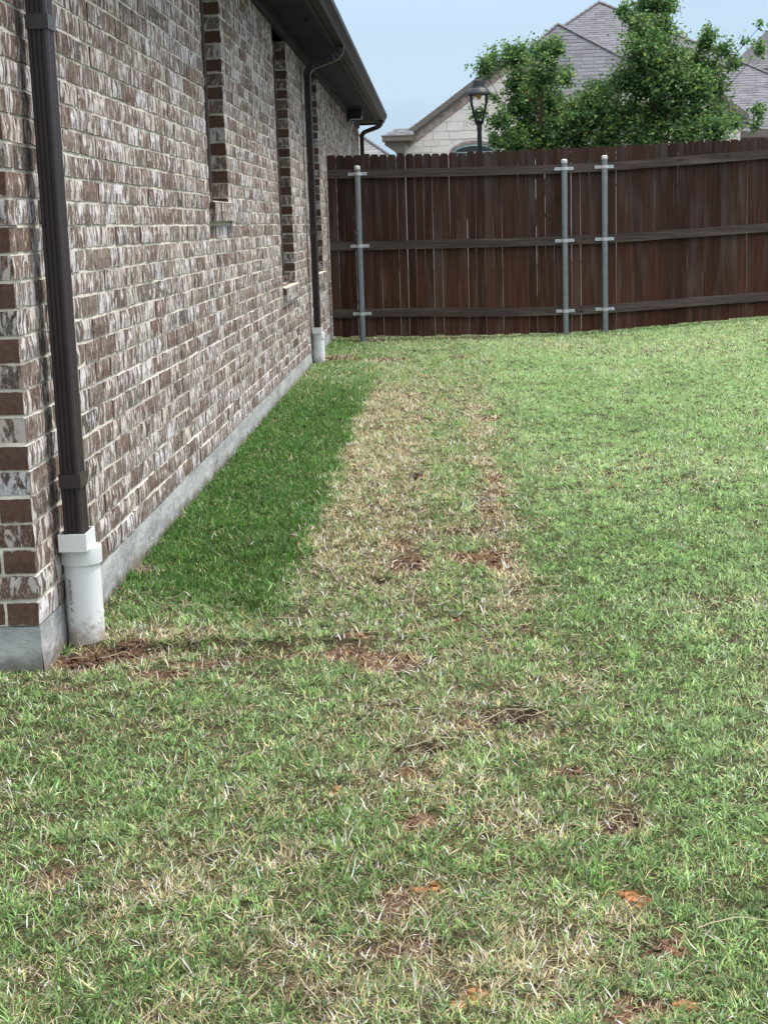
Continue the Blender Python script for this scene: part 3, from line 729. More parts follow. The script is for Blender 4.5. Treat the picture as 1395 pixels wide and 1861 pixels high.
for (pp, lab) in STALKS:
    q = []
    for k in range(len(pp) - 1):
        a, b = Vector(pp[k]), Vector(pp[k + 1])
        for j in range(3):
            q.append(a.lerp(b, j / 3) + Vector((random.uniform(-1, 1), random.uniform(-1, 1), random.uniform(-0.5, 1))) * 0.004)
    q.append(Vector(pp[-1]))
    mb = MB(); mb.tube(q, [0.0013 - 0.0006 * k / len(q) for k in range(len(q))], 5)
    me = mb.mesh("dry_stalk", M_STRAW, True); set_tint(me, np.tile(np.array([[0.56, 0.48, 0.34]]), (len(mb.v), 1)))
    tag(link("dry_stalk", me), lab, 'dry stalk', 'long dry stalks on the lawn')

# crumbs of soil in the bare spots
def lump(rad, sub=1, rough=0.35):
    import bmesh
    bm = bmesh.new(); bmesh.ops.create_icosphere(bm, subdivisions=sub, radius=1.0)
    for vv in bm.verts:
        f_ = 1 + random.uniform(-rough, rough)
        vv.co = Vector((vv.co.x * rad * f_ * random.uniform(0.8, 1.2), vv.co.y * rad * f_ * random.uniform(0.8, 1.2), vv.co.z * rad * 0.7 * f_))
    vs_ = np.array([v_.co[:] for v_ in bm.verts]); fs_ = np.array([[v_.index for v_ in f.verts] for f in bm.faces])
    bm.free(); return vs_, fs_
lumps = [lump(1.0) for _ in range(8)]
V, F, CC = [], [], []; off = 0
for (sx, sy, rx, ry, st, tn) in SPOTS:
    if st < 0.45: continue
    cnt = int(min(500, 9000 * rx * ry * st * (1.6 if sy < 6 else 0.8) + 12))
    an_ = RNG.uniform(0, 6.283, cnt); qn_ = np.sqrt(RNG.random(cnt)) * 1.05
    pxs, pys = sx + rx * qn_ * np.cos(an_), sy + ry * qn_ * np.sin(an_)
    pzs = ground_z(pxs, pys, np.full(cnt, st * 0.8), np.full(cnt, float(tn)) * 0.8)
    c0 = soil * (1 - max(tn, 0)) + (red if tn < 0.8 else clay) * max(tn, 0) if tn > 0 else soil * (1 + tn) + humus_shadow * (-tn)
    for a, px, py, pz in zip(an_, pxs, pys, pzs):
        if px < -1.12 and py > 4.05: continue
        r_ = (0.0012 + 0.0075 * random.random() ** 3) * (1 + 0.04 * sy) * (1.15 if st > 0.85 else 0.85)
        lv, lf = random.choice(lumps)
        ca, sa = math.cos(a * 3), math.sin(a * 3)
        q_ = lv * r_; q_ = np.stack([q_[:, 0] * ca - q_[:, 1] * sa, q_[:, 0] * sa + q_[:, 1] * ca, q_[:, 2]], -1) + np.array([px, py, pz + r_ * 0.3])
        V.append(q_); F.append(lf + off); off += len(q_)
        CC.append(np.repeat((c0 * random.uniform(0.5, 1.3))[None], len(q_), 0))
o = raw_mesh("soil_crumbs", np.concatenate(V), np.concatenate(F), np.concatenate(CC), M_CLOD)
tag(o, 'crumbled reddish brown soil in the bare spots of the lawn', 'soil', kind='stuff')

# single clods of orange clay
CLODS = [(-0.055, 2.64, 0.022, 'orange clay clod in straw at the centre of the near lawn'),
         (0.30, 2.59, 0.026, 'large rough orange clay clod among torn turf at lower right'),
         (0.345, 2.18, 0.018, 'orange clay clod half buried at the bottom right of the lawn'),
         (0.03, 2.24, 0.013, 'small yellowish orange clay clod at the bottom edge of the lawn'),
         (-0.26, 3.10, 0.013, 'small pinkish clay clod lying alone on green grass'),
         (0.005, 4.55, 0.018, 'flat pale clay clod past the end of the dug trench'),
         (0.365, 2.36, 0.018, 'brown clay clod beside a dark hole near the lower right'),
         (-0.26, 4.34, 0.020, 'flat clay clod on the sod edge of the dug trench')]
for (px, py, r_, lab) in CLODS:
    mb = MB()
    for _ in range(9 if r_ > 0.02 else 6):
        lv, lf = lump(r_ * random.uniform(0.2, 0.55), 2, 0.3)
        ox, oy = random.uniform(-r_, r_) * 1.0, random.uniform(-r_, r_) * 0.9
        n0 = len(mb.v)
        mb.v += [tuple(q * np.array([1, 1, 0.6]) + np.array([ox, oy, 0])) for q in lv]; mb.f += [tuple(int(n0 + i) for i in f) for f in lf]; mb.m += [0] * len(lf)
    me = mb.mesh("clay_clod", M_CLOD, True)
    c0 = clay if 'orange' in lab else (np.array([0.42, 0.25, 0.15]) if ('pink' in lab or 'flat' in lab) else red)
    set_tint(me, np.repeat(c0[None], len(mb.v), 0) * RNG.uniform(0.45, 1.1, (len(mb.v), 1)))
    pz = float(ground_z(np.array([px]), np.array([py]))[0])
    o = link("clay_clod", me, None, (px, py, pz + r_ * 0.12))
    tag(o, lab, 'clod', 'clods of clay on the lawn')

# ------------------------------------------------------------------ brick house
house = tag(empty("brick_house", (WX, WY0, 0)), 'single storey house wall of white smeared brown brick along the lawn', 'house')
WZ1 = 2.66
WINS = [(7.74, 8.44, 1.395), (11.16, 12.13, 0.82), (14.12, 15.10, 0.82)]    # y0, y1, sill top
mb = MB()
mx0, mx1 = -1.262, WX - 0.0045
yy = WY0 + 0.0045
for (a, b_, sz) in WINS:
    mb.box(mx0, mx1, yy, a - 0.006, BZ0, WZ1)
    mb.box(mx0, mx1, a - 0.006, b_ + 0.006, BZ0, sz - 0.105)
    yy = b_ + 0.006
mb.box(mx0, mx1, yy, WY1, BZ0, WZ1)
mb.box(-7.0, mx0, WY0 + 0.0045, WY0 + 0.11, BZ0, WZ1)
wall = mb.build("wall", M_MORTAR, house)

def brick_mesh(lx, ly, lz, face):
    """rough brick centred on the origin; 'face' x+ or y- has the relief"""
    mb = MB(); nu, nv = 5, 3
    g = []
    for j in range(nv):
        for i in range(nu):
            u_ = (i / (nu - 1) - 0.5); v_ = (j / (nv - 1) - 0.5)
            edge = i in (0, nu - 1) or j in (0, nv - 1)
            push = (random.uniform(-0.003, -0.0006) if edge else random.uniform(-0.001, 0.0025))
            du, dv = random.uniform(-0.0025, 0.0025), random.uniform(-0.0022, 0.0022)
            if face == 'x':
                g.append((lx / 2 + push, u_ * ly + du, v_ * lz + dv))
            else:
                g.append((u_ * lx + du, -ly / 2 - push, v_ * lz + dv))
    mb.v = g[:]
    def q(a, b, c, d_):
        mb.f.append((a, b, c, d_)); mb.m.append(0)
    for j in range(nv - 1):
        for i in range(nu - 1):
            a = j * nu + i
            q(a, a + 1, a + 1 + nu, a + nu)
    rim = [i for i in range(nu)] + [nu * (j + 1) - 1 for j in range(1, nv)] + [nu * nv - 1 - i for i in range(1, nu)] + [nu * (nv - 1 - j) for j in range(1, nv - 1)]
    n0 = len(mb.v)
    for r_ in rim:
        p = mb.v[r_]
        mb.v.append((-lx / 2, p[1], p[2]) if face == 'x' else (p[0], ly / 2, p[2]))
    for k in range(len(rim)):
        k2 = (k + 1) % len(rim)
        q(rim[k], n0 + k, n0 + k2, rim[k2])
    return mb

bricks = []     # (x0,x1,y0,y1,z0,z1,face)
rows = int(round((2.45 - BZ0) / BC))
HD = 0.09
for r in range(rows):
    z0 = BZ0 + r * BC + 0.004; z1 = BZ0 + (r + 1) * BC - 0.006
    odd = r % 2
    ys_ = []
    y_ = WY0
    if odd:
        y_ = WY0 + HD + 0.01
    while y_ < WY1 - 0.03:
        ye = min(y_ + BL - 0.010, WY1)
        ys_.append([y_, ye])
        y_ += BL
    for (a, b_, sz) in WINS:
        if z1 <= sz - 0.10: continue
        new_ = []
        for (p, q) in ys_:
            if q <= a or p >= b_: new_.append([p, q])
            else:
                if p < a: new_.append([p, a])
                if q > b_: new_.append([b_, q])
        # no slivers at the jambs: the neighbouring brick takes them up
        left = [g for g in new_ if g[1] <= a + 1e-6]; right_ = [g for g in new_ if g[0] >= b_ - 1e-6]
        if left[-1][1] - left[-1][0] < 0.045: left.pop(); left[-1][1] = a
        elif left[-1][1] < a - 1e-6: left[-1][1] = a
        if right_[0][1] - right_[0][0] < 0.045: right_.pop(0); right_[0][0] = b_
        elif right_[0][0] > b_ + 1e-6: right_[0][0] = b_
        ys_ = left + right_
    for (p, q) in ys_:
        if q - p > 0.012: bricks.append((WX - HD, WX, p, q, z0, z1, 'x'))
    # end wall that looks toward the camera
    x_ = WX if odd else WX - HD - 0.01
    while x_ > -7.0:
        bricks.append((max(x_ - BL + 0.010, -7.0), x_, WY0, WY0 + HD, z0, z1, 'y'))
        x_ -= BL
# soldier course on top
z0, z1 = BZ0 + rows * BC + 0.004, WZ1 - 0.004
edges_ = [WY0] + [e_ for w_ in WINS for e_ in (w_[0], w_[1])] + [WY1]
for k in range(0, len(edges_), 2):
    n_s = max(1, round((edges_[k + 1] - edges_[k] + 0.0096) / BC)); st_ = (edges_[k + 1] - edges_[k] + 0.0096) / n_s
    for q in range(n_s):
        y_ = edges_[k] + q * st_
        if abs(y_ + 0.03 - 16.35) < 0.037: continue
        bricks.append((WX - HD, WX, y_, y_ + st_ - 0.0096, z0, z1, 'x'))
x_ = WX - HD - 0.01
while x_ > -7:
    bricks.append((x_ - 0.064, x_, WY0, WY0 + HD, z0, z1, 'y')); x_ -= BC

mw = np.array(cam.matrix_world)[:3, :3]
def project(p):
    c = mw.T @ (np.array(p) - np.array([0, 0, 1.24]))
    return 697.5 + 2750 * c[0] / -c[2], 930.5 - 2750 * c[1] / -c[2]
def apparent(b):
    if b[6] == 'x': q = [(b[1], b[2], b[4]), (b[1], b[3], b[4]), (b[1], b[3], b[5]), (b[1], b[2], b[5])]
    else: q = [(b[0], b[2], b[4]), (b[1], b[2], b[4]), (b[1], b[2], b[5]), (b[0], b[2], b[5])]
    pp = [project(p) for p in q]
    if not any(0 <= u < 1395 and 0 <= v < 1861 for u, v in pp): return 0
    return abs(sum(pp[i][0] * pp[(i + 1) % 4][1] - pp[(i + 1) % 4][0] * pp[i][1] for i in range(4))) / 2
bricks.sort(key=apparent, reverse=True)
variants = {}
def std_brick(b):
    L_ = (round(b[1] - b[0], 3), round(b[3] - b[2], 3), round(b[5] - b[4], 3), b[6])
    if L_ not in variants:
        cnt_ = 9 if abs(max(L_[0], L_[1]) - (BL - 0.010)) < 0.003 else 2
        variants[L_] = [brick_mesh(L_[0], L_[1], L_[2], L_[3]) for _ in range(cnt_)]
        variants[L_] = [(m_, m_.mesh("brick", M_BRICK)) for m_ in variants[L_]]
    return random.choice(variants[L_])
joined = MB()
for i, b in enumerate(bricks):
    cx_, cy_, cz_ = (b[0] + b[1]) / 2, (b[2] + b[3]) / 2, (b[4] + b[5]) / 2
    out_ = random.uniform(-0.0015, 0.0025)
    dx, dy = (out_, 0) if b[6] == 'x' else (0, -out_)
    cz_ += random.uniform(-0.0017, 0.0017)
    if i < 300:
        o = link("brick", std_brick(b)[1], wall, (cx_ + dx, cy_ + dy, cz_))
        if b[6] == 'x': o.rotation_euler = (random.uniform(-0.008, 0.008), 0, random.uniform(-0.01, 0.01))
    elif b[2] < 13 and (b[6] == 'x' or b[1] > -2.5):
        m_ = std_brick(b)[0]
        n0 = len(joined.v)
        tl_ = random.uniform(-0.008, 0.008)
        joined.v += [(p[0] + cx_ + dx, p[1] + cy_ + dy, p[2] + cz_ + (p[1] * tl_ if b[6] == 'x' else 0)) for p in m_.v]
        joined.f += [tuple(n0 + k for k in f) for f in m_.f]; joined.m += m_.m
    else:
        joined.box(b[0] + dx, b[1] + dx, b[2] + dy, b[3] + dy, b[4], b[5], jit=0.0018)
jb = joined.build("brickwork", M_BRICK, wall); jb['kind'] = 'stuff'
print("bricks", len(bricks))

# foundation
mb = MB()
fy = np.arange(WY0, WY1 + 0.2, 0.12)
for k in range(len(fy) - 1):
    pass
n0 = 0
nz_ = 6
for k, y_ in enumerate(fy):
    for j in range(nz_):
        z_ = -0.25 + (BZ0 - 0.001 + 0.25) * j / (nz_ - 1)
        top = (j == nz_ - 1)
        mb.v.append((WX + 0.002 + random.uniform(-0.004, 0.003) - (0.004 if top else 0), float(y_), z_))
for k in range(len(fy) - 1):
    for j in range(nz_ - 1):
        a = k * nz_ + j
        mb.f.append((a, a + nz_, a + nz_ + 1, a + 1)); mb.m.append(0)
mb.box(-7.0, WX - 0.006, WY0 + 0.012, WY1, -0.25, BZ0 - 0.0015)
# parged front face of the slab edge toward the camera
fx = np.arange(WX, -7.0, -0.06)
n0 = len(mb.v)
for k, x_ in enumerate(fx):
    for j in range(nz_):
        z_ = -0.25 + (BZ0 - 0.001 + 0.25) * j / (nz_ - 1)
        yo = 0.0 if k == 0 else random.uniform(-0.008, 0.004)
        mb.v.append((float(x_), WY0 - 0.002 + yo, z_))
for k in range(len(fx) - 1):
    for j in range(nz_ - 1):
        a = n0 + k * nz_ + j
        mb.f.append((a + 1, a + nz_ + 1, a + nz_, a)); mb.m.append(0)
mb.build("foundation", M_CONC, house)
mb = MB(); mb.box(-7.0, -1.265, WY0 + 0.115, WY1, BZ0 + 0.002, 2.74); mb.build("inner_wall", M_DARK, house)

# windows with rowlock brick sills
for (a, b_, sz) in WINS:
    f = MB()
    x0, x1 = -1.258, -1.225
    ft = 0.05
    f.box(x0, x1, a - 0.004, a + ft, sz, WZ1 - 0.004); f.box(x0, x1, b_ - ft, b_ + 0.004, sz, WZ1 - 0.004)
    f.box(x0, x1, a + ft, b_ - ft, sz, sz + ft); f.box(x0, x1, a + ft, b_ - ft, WZ1 - 0.004 - ft, WZ1 - 0.004)
    zm = (sz + WZ1) / 2
    f.box(x0, x1 + 0.004, a + ft, b_ - ft, zm - 0.02, zm + 0.02)
    fo = f.build("window", M_FRAME, house)
    for (za, zb_) in ((sz + ft, zm - 0.02), (zm + 0.02, WZ1 - 0.004 - ft)):
        p = MB(); p.box(-1.248, -1.240, a + ft, b_ - ft, za, zb_); p.build("pane", M_GLASSDARK, fo)
    sb = MB(); sb.box(-1.235, WX + 0.020, a - 0.02, b_ + 0.09, sz - 0.100, sz - 0.006)
    so = sb.build("window_sill", M_MORTAR, house)
    y_ = a - 0.03
    while y_ < b_ + 0.08:
        k = MB()
        e1, e2 = random.uniform(-0.002, 0.002), random.uniform(-0.002, 0.002)
        k.prism([(-1.23, sz - 0.104), (WX + 0.030 + e1, sz - 0.106 + e2), (WX + 0.030 + e1, sz - 0.012 + e2), (-1.23, sz + 0.004)], 'y', y_, y_ + 0.064)
        k.build("brick", M_BRICK, so); y_ += 0.0736

# eaves
OV = -0.83
mb = MB(); mb.box(WX - 0.02, WX + 0.020, WY0 - 0.02, WY1 + 0.02, WZ1 + 0.001, 2.752)
mb.box(-7.0, WX - 0.02, WY0 - 0.021, WY0 + 0.04, WZ1 + 0.001, 2.752); mb.build("frieze_board", M_TRIM, house)
mb = MB(); mb.box(WX + 0.0205, WX + 0.038, WY0 - 0.04, WY1 + 0.04, 2.722, 2.7515); mb.build("soffit_trim", M_TRIM, house)
y_ = 3.56
while y_ < 23.4:
    ye = min(y_ + 2.44, 23.42)
    mb = MB(); mb.box(WX + 0.0385 if y_ > 4 else WX + 0.0385, OV - 0.0205, y_ + 0.004, ye - 0.004, 2.748, 2.756); mb.build("soffit_panel", M_SOFFIT, house)
    y_ += 2.44
mb = MB(); mb.box(-7.0, WX + 0.037, 3.56, WY0 - 0.045, 2.748, 2.756); mb.build("soffit_panel", M_SOFFIT, house)
mb = MB(); mb.box(-7.0, WX + 0.037, WY1 + 0.045, 23.40, 2.748, 2.756); mb.build("soffit_panel", M_SOFFIT, house)
mb = MB(); mb.box(OV - 0.02, OV, 3.54, 23.44, 2.724, 2.885); mb.box(-7.0, OV - 0.02, 23.42, 23.44, 2.724, 2.885); mb.box(-7.0, OV - 0.02, 3.54, 3.56, 2.724, 2.885)
mb.box(-7, OV - 0.021, 3.561, 23.419, 2.757, 2.775, 0)
mb.build("fascia", M_TRIM, house)
prof = [(0.002, 2.752), (0.068, 2.752), (0.078, 2.785), (0.100, 2.822), (0.109, 2.830), (0.111, 2.872), (0.098, 2.874), (0.098, 2.866), (0.104, 2.864), (0.103, 2.836), (0.072, 2.79), (0.064, 2.758), (0.008, 2.758), (0.008, 2.88), (0.002, 2.88)]
mb = MB(); mb.prism([(OV + u, z) for u, z in prof], 'y', 3.54, 23.49); mb.prism([(23.44 + u, z) for u, z in prof], 'x', -7.0, OV + 0.055)
for yj in (6.2, 12.1, 18.3):   # lapped joints in the gutter run
    mb.prism([(OV + 0.0675, 2.7505), (OV + 0.0795, 2.785), (OV + 0.1015, 2.821), (OV + 0.1105, 2.829), (OV + 0.1125, 2.873), (OV + 0.1115, 2.873), (OV + 0.1105, 2.831), (OV + 0.100, 2.823), (OV + 0.078, 2.786)], 'y', yj, yj + 0.05)
mb.build("gutter", M_GUTTER, house)
# hipped roof
def roof_plane(pts, expo=0.14, tabw=0.3, lift=0.012, shade=(0.150, 0.150, 0.168)):
    """courses of shingles on a planar polygon; pts[0]->pts[1] is the eave"""
    P_ = [np.array(p, float) for p in pts]
    u = P_[1] - P_[0]; u /= np.linalg.norm(u)
    nrm = np.cross(u, P_[2] - P_[0]); nrm /= np.linalg.norm(nrm)
    if nrm[2] < 0: nrm = -nrm
    v_ = np.cross(nrm, u)
    if v_[2] < 0: v_ = -v_
    uv = [(float((p - P_[0]) @ u), float((p - P_[0]) @ v_)) for p in P_]
    vmax = max(q[1] for q in uv)
    vs_, fs_, cs_ = [], [], []
    def span(h):
        xs_ = []
        for k in range(len(uv)):
            (a, b), (c, d_) = uv[k], uv[(k + 1) % len(uv)]
            if (b - h) * (d_ - h) <= 0 and abs(b - d_) > 1e-9:
                xs_.append(a + (c - a) * (h - b) / (d_ - b))
        return (min(xs_), max(xs_)) if len(xs_) >= 2 else None
    h = 0.0; row = 0
    while h < vmax - 0.01:
        h2 = min(h + expo, vmax - 0.001)
        s1, s2 = span(h + 1e-4), span(h2)
        if s1 and s2:
            off_ = random.uniform(0, tabw)
            e = min(s1[0], s2[0]) - off_
            end = max(s1[1], s2[1])
            while e < end:
                e2 = e + tabw * random.uniform(0.75, 1.2)
                a0, a1 = max(e + 0.003, s1[0]), min(e2 - 0.003, s1[1])
                b0_, b1_ = max(e + 0.003, s2[0]), min(e2 - 0.003, s2[1])
                if a1 > a0 + 0.005 and b1_ > b0_ - 0.001:
                    q = [P_[0] + u * a0 + v_ * h, P_[0] + u * a1 + v_ * h, P_[0] + u * b1_ + v_ * h2, P_[0] + u * b0_ + v_ * h2]
                    lf_ = lift * random.uniform(0.6, 1.3)
                    n0_ = len(vs_)
                    vs_ += [q[0] + nrm * lf_, q[1] + nrm * lf_, q[2] + nrm * 0.003, q[3] + nrm * 0.003, q[0], q[1]]
                    fs_ += [(n0_, n0_ + 1, n0_ + 2, n0_ + 3), (n0_ + 4, n0_ + 5, n0_ + 1, n0_)]
                    k_ = random.choice([0.84, 0.92, 1.0, 1.0, 1.07, 1.15])
                    cs_ += [[shade[0] * k_, shade[1] * k_, shade[2] * k_]] * 6
                e = e2
        h += expo; row += 1
    return vs_, fs_, cs_
def shingle_part(planes, parent, base_mat=None, **kw):
    v_, f_, c_ = [], [], []
    for p in planes:
        a, b, c = roof_plane(p, **kw)
        n0_ = len(v_); v_ += a; f_ += [tuple(n0_ + k for k in q) for q in b]; c_ += c
    me = bpy.data.meshes.new("shingles"); me.from_pydata([tuple(p) for p in v_], [], f_); me.update()
    set_tint(me, np.array(c_)); me.materials.append(M_SHINGLE)
    o = link("shingles", me, parent); o['kind'] = 'stuff'; return o
def deck(planes, parent, th=0.12, name="roof"):
    mb = MB()
    for p in planes:
        mb.poly(p); mb.poly([(q[0], q[1], q[2] - th) for q in p][::-1])
        for k in range(len(p)):
            a, b = p[k], p[(k + 1) % len(p)]
            mb.poly([(a[0], a[1], a[2] - th), (b[0], b[1], b[2] - th), b, a])
    return mb.build(name, M_NTRIM, parent)
ez = 2.89
pl = [[(OV + 0.03, 3.52, ez), (OV + 0.03, 23.46, ez), (-4.2, 20.1, ez + 2.4), (-4.2, 6.9, ez + 2.4)],
      [(-7.6, 3.52, ez), (OV + 0.03, 3.52, ez), (-4.2, 6.9, ez + 2.4)],
      [(OV + 0.03, 23.46, ez), (-7.6, 23.46, ez), (-4.2, 20.1, ez + 2.4)],
      [(-7.6, 23.46, ez), (-7.6, 3.52, ez), (-4.2, 6.9, ez + 2.4), (-4.2, 20.1, ez + 2.4)]]
rf = deck(pl, house, 0.015)
shingle_part(pl, rf, shade=(0.13, 0.12, 0.12))

# small eye bolt under the soffit, and the weep vent left open in the soldier course
mb = MB(); mb.lathe(-0.921, 11.55, [(0.0, 2.716), (0.008, 2.716), (0.012, 2.725), (0.010, 2.735), (0.022, 2.742), (0.024, 2.7485)], 12); mb.build("soffit_hook", M_DARK, house, True)
mb = MB(); mb.box(WX - 0.05, WX - 0.03, 16.30, 16.40, 2.46, 2.65); mb.build("wall_vent", M_DARK, house)

# downspouts
def spout_profile(x0, x1, y0, y1):
    """rectangular tube with pressed ribs, outline in (x, y)"""
    pts = []
    def side(p, q, n, depth, nx_, ny_):
        out = []
        for k in range(n):
            t0 = 0.16 + 0.68 * k / n; dt = 0.68 / n
            for tt_, dd_ in ((t0, 0), (t0 + dt * 0.25, depth), (t0 + dt * 0.6, depth), (t0 + dt * 0.85, 0)):
                out.append((p[0] + (q[0] - p[0]) * tt_ - nx_ * dd_, p[1] + (q[1] - p[1]) * tt_ - ny_ * dd_))
        return out
    c_ = 0.006
    pts += [(x0 + c_, y0)] + side((x0, y0), (x1, y0), 3, 0.008, 0, -1) + [(x1 - c_, y0), (x1, y0 + c_)]
    pts += side((x1, y0), (x1, y1), 2, 0.005, 1, 0) + [(x1, y1 - c_), (x1 - c_, y1)]
    pts += [(x0 + c_, y1), (x0, y1 - c_), (x0, y0 + c_)]
    return pts
def rect_sweep(mb, path, hw, yc, hy):
    """rectangular duct following a path in the x-z plane; creased bends"""
    n0_ = len(mb.v); K_ = len(path)
    for k in range(K_):
        a = Vector(path[max(k - 1, 0)]); b = Vector(path[min(k + 1, K_ - 1)]); d_ = (b - a).normalized()
        nn_ = Vector((-d_.y, d_.x))
        p = Vector(path[k]); cr = 1.0 + (0.07 if k % 2 else -0.03)
        for su, sv in ((-1, -1), (1, -1), (1, 1), (-1, 1)):
            mb.v.append((p.x + nn_.x * hw * su * cr, yc + hy * sv * cr, p.y + nn_.y * hw * su * cr))
    for k in range(K_ - 1):
        for q in range(4):
            q2 = (q + 1) % 4
            mb.f.append((n0_ + k * 4 + q, n0_ + k * 4 + q2, n0_ + k * 4 + 4 + q2, n0_ + k * 4 + 4 + q)); mb.m.append(0)
    mb.f.append((n0_, n0_ + 1, n0_ + 2, n0_ + 3)); mb.m.append(0)
    e = n0_ + (K_ - 1) * 4; mb.f.append((e + 3, e + 2, e + 1, e)); mb.m.append(0)
def downspout(yf, zb, bands):
    x0, x1, y0, y1 = -1.112, -1.054, yf, yf + 0.080
    mb = MB(); mb.prism(spout_profile(x0, x1, y0, y1), 'z', zb, 2.52); ds = mb.build("downspout", M_SPOUT, house)
    path = []
    xc, xg = (x0 + x1) / 2, -0.788
    for k in range(7):
        t_ = math.radians(90) * k / 6 * 0.86
        path.append((xc + 0.085 * (1 - math.cos(t_)), 2.52 + 0.085 * math.sin(t_)))
    tail = []
    for k in range(7):
        t_ = math.radians(90) * k / 6 * 0.86
        tail.append((xg - 0.085 * (1 - math.cos(t_)), 2.752 - 0.012 - 0.085 * math.sin(t_)))
    path += tail[::-1] + [(xg, 2.765)]
    mb = MB(); rect_sweep(mb, path, 0.029, (y0 + y1) / 2, 0.040); mb.build("elbow", M_SPOUT, ds)
    for (za, zb_) in bands:
        mb = MB(); g_ = 0.003
        mb.box(x0 - g_, x1 + g_, y0 - g_, y1 + g_, za, zb_); mb.build("band", M_SPOUT, ds)
downspout(4.29, 0.345, [(0.52, 0.56), (1.80, 1.84)])
downspout(13.37, 0.335, [(1.18, 1.22)])
downspout(22.86, 0.335, [(1.5, 1.54)])

# white drain pipes that take the downspouts
def drain_pipe(dy, dz, lab, printed):
    root = empty("drain_pipe", (-1.075, 4.445 + dy, 0.03 + dz)); tag(root, lab, 'drain pipe', 'white plastic drain pipes at the wall')
    cx_, cy_ = -1.083, 4.365 + dy
    mb = MB(); mb.lathe(cx_, cy_, [(0.0545, -0.12), (0.0545, 0.300 + dz)], 40); mb.build("pipe", M_PVC, root, True)
    mb = MB(); mb.lathe(cx_, cy_, [(0.0548, 0.283 + dz), (0.0605, 0.284 + dz), (0.0610, 0.287 + dz), (0.0610, 0.3332 + dz), (0.030, 0.3336 + dz)], 40); mb.build("coupling", M_PVC, root, True)
    mb = MB()
    x0, x1, y0, y1, z0, z1, t_ = -1.126, -1.044, 4.275 + dy, 4.395 + dy, 0.3340 + dz, 0.386 + dz, 0.004
    mb.box(x0, x1, y0, y0 + t_, z0, z1); mb.box(x0, x1, y1 - t_, y1, z0, z1)
    mb.box(x0, x0 + t_, y0 + t_, y1 - t_, z0, z1); mb.box(x1 - t_, x1, y0 + t_, y1 - t_, z0, z1)
    mb.box(x0 + t_, x1 - t_, y0 + t_, y1 - t_, z0, z0 + 0.006)
    mb.build("adapter", M_PVC, root)
    if printed:
        cu = bpy.data.curves.new("print", 'FONT'); cu.body = "XIUSDO  F"; cu.size = 0.026; cu.align_x = 'LEFT'; cu.shear = 0.25
        tmp = bpy.data.objects.new("tmp_print", cu); C.objects.link(tmp)
        dg = bpy.context.evaluated_depsgraph_get(); me = bpy.data.meshes.new_from_object(tmp.evaluated_get(dg))
        bpy.data.objects.remove(tmp)
        a0 = math.radians(-90 - 38)      # on the camera side, left part of the pipe
        co = np.empty(len(me.vertices) * 3); me.vertices.foreach_get("co", co); co = co.reshape(-1, 3)
        new = []
        for (lx, ly, _) in co:
            an = a0 + ly * 0.62 / 0.0545; new.append((cx_ + 0.0551 * math.cos(an), cy_ + 0.0551 * math.sin(an), 0.245 - lx * 0.80))
        me.vertices.foreach_set("co", np.array(new).ravel()); me.materials.clear(); me.materials.append(M_INK); me.update()
        link("lettering", me, root)
    return root
drain_pipe(0, 0, 'tall white drain pipe with black print at the near downspout', True)
drain_pipe(9.08, -0.012, 'white drain pipe at the far downspout near the fence', False)

# flood light and conduit high on the wall
root = tag(empty("flood_light", (WX, 20.3, 2.66)), 'small dark flood light mounted under the eave', 'flood light')
mb = MB(); mb.box(WX + 0.001, WX + 0.03, 20.25, 20.36, 2.58, 2.659); mb.build("mount", M_FRAME, root)
mb = MB(); mb.prism([(20.12, 2.59), (20.30, 2.60), (20.30, 2.71), (20.12, 2.73)], 'x', WX + 0.032, WX + 0.20); mb.build("housing", M_DARK, root)
mb = MB(); mb.box(WX + 0.045, WX + 0.20, 20.105, 20.119, 2.588, 2.60); mb.box(WX + 0.19, WX + 0.20, 20.105, 20.119, 2.60, 2.63); mb.build("rim", M_GALVB, root)
mb = MB()
mb.tube([(WX + 0.075, 20.3, 2.585), (WX + 0.055, 20.3, 2.50), (WX + 0.022, 20.3, 2.37), (WX + 0.016, 20.3, 2.30)], 0.007, 8)
mb.tube([(WX + 0.016, 20.3, 2.30), (WX + 0.016, 20.3, 0.5)], 0.012, 8)
mb.tube([(WX + 0.014, 20.0, 2.25), (WX + 0.014, 20.0, 0.5)], 0.009, 8)
tag(mb.build("conduit_pipe", M_WHITEP, None, True), 'thin white conduit running down the wall below the flood light', 'conduit')

